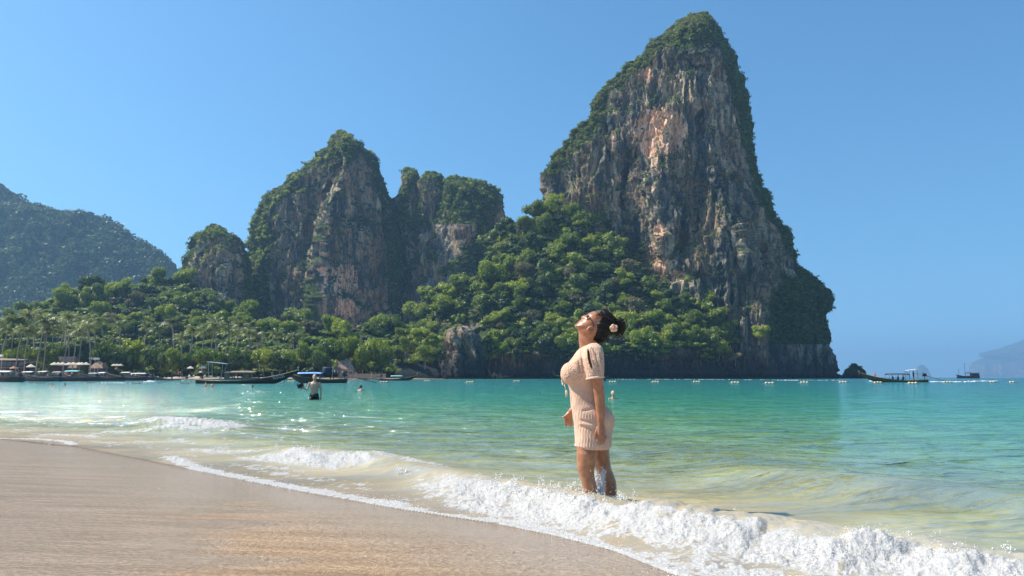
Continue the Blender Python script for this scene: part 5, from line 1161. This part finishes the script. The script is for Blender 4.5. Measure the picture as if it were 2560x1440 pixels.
# far arm and hand
chain(b, [(1482, 880, .135, .05), (1481, 930, .185, .047), (1476, 975, .20, .04), (1462, 1000, .21, .035), (1440, 1025, .21, .026), (1433, 1033, .21, .024)])
b.loft([[wp(x+math.cos(w)*hw*.86+math.sin(w)*hw*.5*0, y+math.cos(w)*hw*.5, .21+math.sin(w)*.014) for w in [2*math.pi*i/14 for i in range(14)]] for x, y, hw in ((1434, 1032, 7), (1430, 1038, 9.5), (1427, 1046, 11), (1426, 1053, 10), (1426, 1056, 9))])
chain(b, [(1427, 1037, .20, .011), (1418, 1044, .20, .0092), (1410.5, 1047.5, .20, .0072)], 8)
for fg in ([(1418.5, 1050), (1419, 1060), (1421, 1070.5)], [(1424, 1055), (1425.5, 1063), (1429, 1069)], [(1429, 1057), (1430, 1065), (1433, 1070.5)], [(1434, 1055), (1436, 1062), (1438, 1067)]): chain(b, [(fg[0][0], fg[0][1], .21, .0088), (fg[1][0], fg[1][1], .205, .0085), (fg[2][0], fg[2][1], .212, .0072)], 8)
# ear
ear = MB(); c = wp(1473.5, 824.5, -.078)
for k, (rx, rz_) in enumerate(((.020, .014),)):
    ear.tube([c+Vector((rx*math.cos(w)*.95-rz_*math.sin(w)*.35, -.012*abs(math.sin(w/2)), rz_*math.sin(w)+rx*math.cos(w)*.33)) for w in np.linspace(.2, 5.6, 14)], .0048, 7)
ear.ball(c+Vector((-.018, .0, -.004)), (.008, .006, .007), 8, 6); ear.ball(c, (.015, .006, .011), 8, 6); b.add(ear.v, ear.f)
bodym = fuse(b, .0046, 'body', 3); wadd('body', bodym, SKIN)
# dress
def knit_mat():
    k = NB('beige_knit'); tc = k.coord(); sep = k.n('ShaderNodeSeparateXYZ', {0: tc}); x, y, z = sep.outputs
    mesh_ = k.n('ShaderNodeTexVoronoi', {'Vector': k.coord((1, .8, 1)), 'Scale': 92}).outputs['Distance']
    ribs = k.math('SINE', k.math('MULTIPLY', k.math('ADD', k.math('MULTIPLY', x, 1.0), k.math('MULTIPLY', z, .12)), 620)); rows_ = k.math('SINE', k.math('MULTIPLY', z, 900))
    upper = k.rng(z, .95, 1.0)                   # open mesh over the chest, ribs below
    chest = k.math('MULTIPLY', k.rng(z, 1.00, 1.03), k.rng(z, 1.24, 1.16))
    hole = k.math('MULTIPLY', k.rng(mesh_, .25, .5), 1.0)
    rib = k.math('ADD', k.math('MULTIPLY', ribs, .5), k.math('MULTIPLY', rows_, .18))
    nz = k.noise(tc, 16, 4, .6)
    c = k.mix(k.math('MULTIPLY', k.rng(rib, -.1, -.5), .22), (.71, .475, .34), (.45, .26, .17))
    c2 = k.mix(k.math('MULTIPLY', k.rng(mesh_, .42, .2), .85), (.71, .475, .34), (.30, .14, .085))
    c = k.mix(chest, c, c2); c = k.mul(c, k.mix(k.rng(nz, .3, .7), (.93, .9, .88), (1.05, 1.05, 1.05)))
    h = k.math('ADD', k.math('MULTIPLY', rib, k.math('SUBTRACT', 1.0, chest)), k.math('MULTIPLY', mesh_, k.math('MULTIPLY', chest, 2.0)))
    nr = k.bump(h, .003, .8); nr = k.bump(nz, .012, .5, nr)
    return k.fin(k.pbr(c, .85, .1, nr, **{'Sheen Weight': .2}))
KNIT = knit_mat()
d = MB(); loft_px(d, torso[:-1]+[(1113, 1438, 1526.5, .195), (1120, 1446, 1521, .185)], 40, 3.0)
loft_px(d, [(859, 1476, 1488, .02, -.085), (863, 1466, 1494, .05, -.10), (871, 1458, 1500, .058, -.13), (884, 1454, 1503, .062, -.155), (900, 1453, 1503, .064, -.168), (920, 1455, 1502, .064, -.178), (936, 1459, 1501, .062, -.182), (946, 1461, 1500, .062, -.182)], 24)
loft_px(d, [(859, 1476, 1488, .02, .085), (863, 1466, 1494, .05, .10), (871, 1458, 1500, .058, .13), (884, 1454, 1503, .062, .155), (900, 1453, 1503, .064, .168), (946, 1461, 1500, .062, .182)], 24)
d.ball(wp(1428, 934, -.075), (.075, .085, .085), 16, 12); d.ball(wp(1428, 934, .075), (.075, .085, .085), 16, 12)     # bust
d.ball(wp(1503, 1050, -.085), (.088, .09, .10), 16, 12); d.ball(wp(1507, 1050, .085), (.084, .09, .10), 16, 12)   # seat
dm = fuse(d, .005, 'dress', 4)
co = np.zeros(len(dm.vertices)*3); dm.vertices.foreach_get('co', co); co = co.reshape(-1, 3); no = np.zeros_like(co).ravel(); dm.vertices.foreach_get('normal', no); no = no.reshape(-1, 3)
sx_, sy_ = topx(co)
# folds: from the bust to the sleeve, across the hip towards the hand, hanging folds at the sleeve
def crease(x0, y0, x1, y1, w, dpt):
    L_ = np.hypot(x1-x0, y1-y0); u = ((sx_-x0)*(x1-x0)+(sy_-y0)*(y1-y0))/L_**2; v = ((sx_-x0)*(y1-y0)-(sy_-y0)*(x1-x0))/L_
    return dpt*np.exp(-(v/w)**2)*sstep(-.1, .2, u)*sstep(1.1, .8, u)
f_ = crease(1450, 1050, 1486, 1058, 2.6, -.010)+crease(1448, 1058, 1486, 1066, 2.2, .006)+crease(1455, 1028, 1484, 1022, 3.2, -.007)+crease(1462, 1000, 1484, 1016, 2.4, .006)+crease(1428, 990, 1441, 1038, 1.2, -.006)+crease(1446, 900, 1451, 935, 2.0, -.010)+crease(1452, 870, 1458, 942, 1.5, -.008)+crease(1488, 880, 1499, 935, 1.8, -.008)+crease(1496, 880, 1504, 930, 1.6, .006)+crease(1447, 1066, 1482, 1074, 2.4, -.006)+crease(1500, 1118, 1526, 1085, 2.5, .005)
f_ = f_+.004*fbm(np.c_[co[:, 0]*9, co[:, 1]*9, co[:, 2]*9], 3, 8)+.0011*np.sin(sx_*.9+sy_*.05)*sstep(985, 1060, sy_)
front_ = (no[:, 1] < .2); co = co+no*(f_*np.where(front_, 1, .3))[:, None]
dm.vertices.foreach_set('co', co.ravel().astype(np.float32)); dm.update()
# slit of the near sleeve, and open hems
import bmesh
bm = bmesh.new(); bm.from_mesh(dm); bm.faces.ensure_lookup_table(); kill = []
slx = lambda y: 1469.5+(y-873)*.20; slw = lambda y: 4.6*math.sin(math.pi*min(1, max(0, (y-872)/50)))**.6 if 872 < y < 922 else 0
cen = np.array([tuple(f.calc_center_median()) for f in bm.faces]); fx, fy = topx(cen)
for i_, f in enumerate(bm.faces):
    c_ = cen[i_]
    if c_[1] < YW-.12 and abs(fx[i_]-slx(fy[i_])) < slw(fy[i_]): kill.append(f)
    elif f.normal.z < -.8 and fy[i_] > 1112: kill.append(f)
bmesh.ops.delete(bm, geom=kill, context='FACES'); bm.to_mesh(dm); bm.free()
dro = wadd('dress', dm, KNIT)
# raised borders along sleeve, slit and hem
BORD = simple('knit_border', (.74, .55, .42), .85, .1, .06, 60)
h_ = MB(); h_.tube([wp(1480.5+20.5*math.cos(w), 945+2.5*math.cos(w)*-1-1.5*abs(math.sin(w)), -.182+.064*math.sin(w)) for w in np.linspace(0, 2*math.pi, 29)], (.0075), 8, False); wadd('sleeve_border', h_.mesh('sleeve_border', True), BORD, dro)
h_ = MB(); h_.tube([wp(slx(y)-slw(y)-.5, y, -.236+.0*y) for y in np.linspace(870, 922, 14)], .004, 6); h_.tube([wp(slx(y)+slw(y)+.5, y, -.236) for y in np.linspace(870, 922, 14)], .004, 6); wadd('slit_border', h_.mesh('slit_border', True), BORD, dro)
h_ = MB(); h_.tube([wp(1482+44*math.cos(w), 1113+5.5*max(0, -math.sin(w))*np.exp(-((1482+44*math.cos(w)-1499)/22)**2), .186*math.sin(w)) for w in np.linspace(0, 2*math.pi, 49)], .0055, 8, False); wadd('hem_border', h_.mesh('hem_border', True), BORD, dro)
# cords at the neckline
h_ = MB(); h_.tube([wp(1413, 912, -.01), wp(1406, 926, -.02), wp(1404, 942, -.03), wp(1405, 955, -.03)], .004, 6); h_.tube([wp(1405, 940, -.02), wp(1409, 955, -.03), wp(1406, 963, -.02), wp(1404, 950, 0)], .0035, 6); h_.tube([wp(1409, 958, -.03), wp(1412, 968, -.04), wp(1414, 980, -.04)], .0028, 6); wadd('tie_cord', h_.mesh('tie_cord', True), BORD, dro)
h_ = MB(); h_.tube([wp(1414.5, 975, -.04), wp(1415.5, 982, -.04), wp(1414, 993, -.04)], [.006, .009, .005], 8); wadd('tassel', h_.mesh('tassel', True), BORD, dro)
# hair
hairp = [(1493, 777), (1502, 773), (1512, 773), (1521.6, 779), (1530, 788), (1538, 798), (1541, 808), (1543, 822), (1541, 836), (1531, 838), (1520, 840), (1517, 851), (1509, 857), (1500, 858), (1490, 856), (1477, 853), (1479, 838), (1481.5, 830), (1481, 822), (1479, 811), (1483, 803), (1489, 797), (1497, 791), (1498, 783)]
hm_ = MB(); inflate(hm_, hairp, .096, 24, 1.0); hme = fuse(hm_, .005, 'hair', 3)
hv = np.zeros(len(hme.vertices)*3); hme.vertices.foreach_get('co', hv); hv = hv.reshape(-1, 3); hn = np.zeros_like(hv).ravel(); hme.vertices.foreach_get('normal', hn); hn = hn.reshape(-1, 3)
hv = hv+hn*(.009*fbm(np.c_[hv[:, 0]*18, hv[:, 1]*40, hv[:, 2]*40], 3, 4))[:, None]; hme.vertices.foreach_set('co', hv.ravel().astype(np.float32)); hme.update()
hro = wadd('hair', hme, HAIRM)
hr = random.Random(5); st = MB()
for k in range(230):   # strands swept back to the knot
    t0 = hr.random(); dy = hr.uniform(-.095, .095); side = (1-(dy/.1)**2)**.5
    a = (1490+22*hr.random(), 779+hr.uniform(-3, 3)+(1-side)*26); bq = (1512+hr.uniform(-4, 10), 782+hr.uniform(-6, 8)+(1-side)*22); cq = (1535+hr.uniform(-6, 8), 806+hr.uniform(-10, 20))
    st.tube([wp(a[0], a[1], dy*.9), wp(bq[0], bq[1], dy*1.0), wp((bq[0]+cq[0])/2+hr.uniform(-1, 3), (bq[1]+cq[1])/2-hr.uniform(0, 4), dy*.95), wp(cq[0], cq[1], dy*.6)], [.0014, .0021, .002, .0012], 4)
for k in range(150):    # loose curls of the knot
    cx, cy = 1548+hr.uniform(-9, 4), 820+hr.uniform(-8, 6); R1 = hr.uniform(5, 16); a0 = hr.uniform(0, 6.28); sp = hr.uniform(2.2, 4.6); dy = hr.uniform(-.07, .07)
    st.tube([wp(cx+R1*math.cos(a0+sp*f)*(1-.25*f), cy+R1*1.15*math.sin(a0+sp*f), dy+.02*f) for f in np.linspace(0, 1, 9)], [.0024]*8+[.001], 4)
for k in range(60):    # wisps at nape, ear and top
    x, y = hr.choice([(1480, 812), (1516, 850), (1537, 838), (1505, 775), (1526, 783), (1484, 800)]); st.tube([wp(x, y, hr.uniform(-.08, .02)), wp(x+hr.uniform(-2, 6), y+hr.uniform(-3, 9), hr.uniform(-.09, .02)), wp(x+hr.uniform(-2, 10), y+hr.uniform(-5, 18), hr.uniform(-.09, .02))], [.001, .0009, .0005], 4)
for k in range(60):    # baby hair over the forehead edge
    x = hr.uniform(1484, 1498); y = 777.5+hr.uniform(0, 20)*((1498-x)/14+.2); st.tube([wp(x, y, -.079+.001*(20-y+777)), wp(x+hr.uniform(3, 7), y+hr.uniform(-1, 5), -.086)], [.0009, .0012], 4)
wadd('hair_strand', st.mesh('hair_strand', True), simple('hair_strand_brown', (.035, .022, .015), .35, .5), hro)
# sunglasses
GL = NB('brown_lens'); GLM = GL.fin(GL.n('ShaderNodeMixShader', {0: .32, 1: GL.n('ShaderNodeBsdfTransparent', {'Color': (.45, .26, .17, 1)}).outputs[0], 2: GL.pbr((.10, .045, .03), .08, .8)}).outputs[0])
FRM = simple('tortoise_frame', (.05, .022, .012), .25, .6)
n_ax = Vector((-.82, 0, .57)); up_ax = Vector((.57, 0, .82))     # out of the face; towards the forehead
for s in (-1, 1):
    cc = wp(1464.5, 794.5, s*.034)+n_ax*.004
    out = lambda w, k=1.0: cc+up_ax*(.021*k*math.sin(w))+Vector((0, s, 0))*(.030*k*math.cos(w))+n_ax*(-.012*((k*math.cos(w)+1)/2)**2*1.6)
    m = MB(); n = 20; m.add([cc+n_ax*.003]+[out(2*math.pi*i/n, .96) for i in range(n)], [(0, 1+i, 1+(i+1) % n) for i in range(n)]); wadd('lens', m.mesh('lens', True), GLM, woman)
    m = MB(); m.tube([out(2*math.pi*i/n) for i in range(n+1)], .0026, 6, False)
    if s < 0: m.tube([cc+n_ax*.002, wp(1464, 790.5, 0)], .002, 6)
    m.tube([out(0.5), wp(1473, 797, s*.078), wp(1480, 812, s*.083), wp(1481, 818, s*.084)], [.0032, .003, .0028, .0025], 6); wadd('sunglasses_frame', m.mesh('sunglasses_frame', True), FRM, woman)
# flower in the hair
fl = thing('frangipani_flower', 'cream frangipani flower with a pink centre tucked in the black hair', 'flower', tuple(wp(1529, 823, -.105)))
for q in range(5):
    a = q*1.2566+.5; m = MB(); rg = []
    for u, w_ in ((.0, .004), (.25, .014), (.55, .021), (.8, .017), (1.0, .006)):
        c = Vector((math.cos(a)*u*.030, -.006-.008*u, math.sin(a)*u*.030)); sdv = Vector((-math.sin(a), 0, math.cos(a))); rg.append([c-sdv*w_*.8, c+Vector((0, -.003, 0)), c+sdv*w_*.8, c+Vector((0, .002, 0))])
    m.loft(rg); m.build('petal', simple('petal_cream', (.78, .60, .40), .6, .3, .08), fl, True)
m = MB(); m.ball((0, -.012, 0), (.014, .006, .014), 10, 6); m.build('centre', simple('petal_pink', (.80, .28, .18), .6), fl, True)

# ------------------------------------------------------------ spray and droplets of the breaking wave
OC = np.array([(1, 0, 0), (-1, 0, 0), (0, 1, 0), (0, -1, 0), (0, 0, 1), (0, 0, -1)], float); OF = np.array([(0, 2, 4), (2, 1, 4), (1, 3, 4), (3, 0, 4), (2, 0, 5), (1, 2, 5), (3, 1, 5), (0, 3, 5)])
DROP = NB('water_drop'); DROPM = DROP.fin(DROP.pbr((.90, .90, .89), .3, .4))
def drops(label, cen, r):
    n = len(cen); st_ = rs.uniform(.7, 1.5, (n, 1, 3)); v = cen[:, None]+OC[None]*r[:, None, None]*st_; fs = (OF[None]+6*np.arange(n)[:, None, None]).reshape(-1, 3)
    o = link('spray', mesh_np('spray', v.reshape(-1, 3), [fs], True), DROPM); tag(o, label, kind='stuff')
Vf = V_all = np.c_[pts, wz]; fw_ = np.where((foam > .80) & (np.hypot(pts[:, 0], pts[:, 1]) < 12) & (np.abs(np.arctan2(pts[:, 0], pts[:, 1])) < .75))[0]
pk = rs.choice(fw_, 10000); cc_ = Vf[pk]+rs.normal(size=(len(pk), 3))*[.02, .02, .0]; lift = rs.exponential(.012, len(pk)); cc_[:, 2] += lift
drops('fine white spray over the breaking wave', cc_, rs.uniform(.0012, .0036, len(pk))*np.clip(Vf[pk][:, 1]/5, .7, 1.6))
# low jets: clusters thrown up along the crest
J = []; JR = []
for x, y, n, hgt, wd in [(1240, 1218, 260, .10, .10), (1420, 1240, 420, .13, .16), (1448, 1240, 500, .12, .12), (1560, 1268, 260, .09, .08), (1500, 1262, 300, .06, .14), (1200, 1205, 160, .07, .08), (760, 1130, 240, .08, .14), (890, 1142, 160, .06, .18), (1770, 1300, 140, .05, .10), (1950, 1330, 160, .05, .16), (2310, 1362, 200, .07, .10), (2470, 1392, 160, .06, .10), (440, 1062, 160, .10, .12), (1000, 1180, 120, .05, .06), (1340, 1225, 200, .05, .2), (1640, 1285, 160, .04, .14)]:
    c = G(x, y, .08); 
    for q in range(7):
        tip = np.array([rs.normal()*wd, rs.normal()*wd*.4, hgt*rs.uniform(.5, 1.2)]); k_ = n//7; f = rs.rand(k_)**.8
        J.append(c+np.array([rs.normal()*wd, rs.normal()*.04, .0])+tip*f[:, None]*[.5, .5, 1]+rs.normal(size=(k_, 3))*.010); JR.append(rs.uniform(.0018, .0055, k_)*(1.2-.6*f)*max(1, c[1]/6))
# splash between and around her legs
lb = wp(1502, 1250, 0.0)
for q in range(44):
    x0 = rs.uniform(1484, 1510); x1_ = rs.uniform(1484, 1512); y1_ = rs.uniform(1165, 1225); f = rs.rand(60); dyq = rs.uniform(-.07, .08)
    pp = np.array([tuple(wp(x0+(x1_-x0)*u, 1255+(y1_-1255)*u, dyq)) for u in f])+rs.normal(size=(60, 3))*.008; J.append(pp); JR.append(rs.uniform(.0018, .0045, 60))
for q in range(22):
    x0 = rs.uniform(1440, 1492); f = rs.rand(40); y1_ = rs.uniform(1215, 1245); pp = np.array([tuple(wp(x0+rs.normal()*2+8*u, 1270+(y1_-1270)*u, -.16)) for u in f])+rs.normal(size=(40, 3))*.008; J.append(pp); JR.append(rs.uniform(.0018, .004, 40))
pp = np.array([tuple(wp(rs.uniform(1455, 1560), rs.uniform(1140, 1250), rs.uniform(-.2, .1))) for _ in range(90)]); J.append(pp); JR.append(rs.uniform(.0015, .0035, 90))
drops('splashes thrown up by the wave and around her legs', np.concatenate(J), np.concatenate(JR))
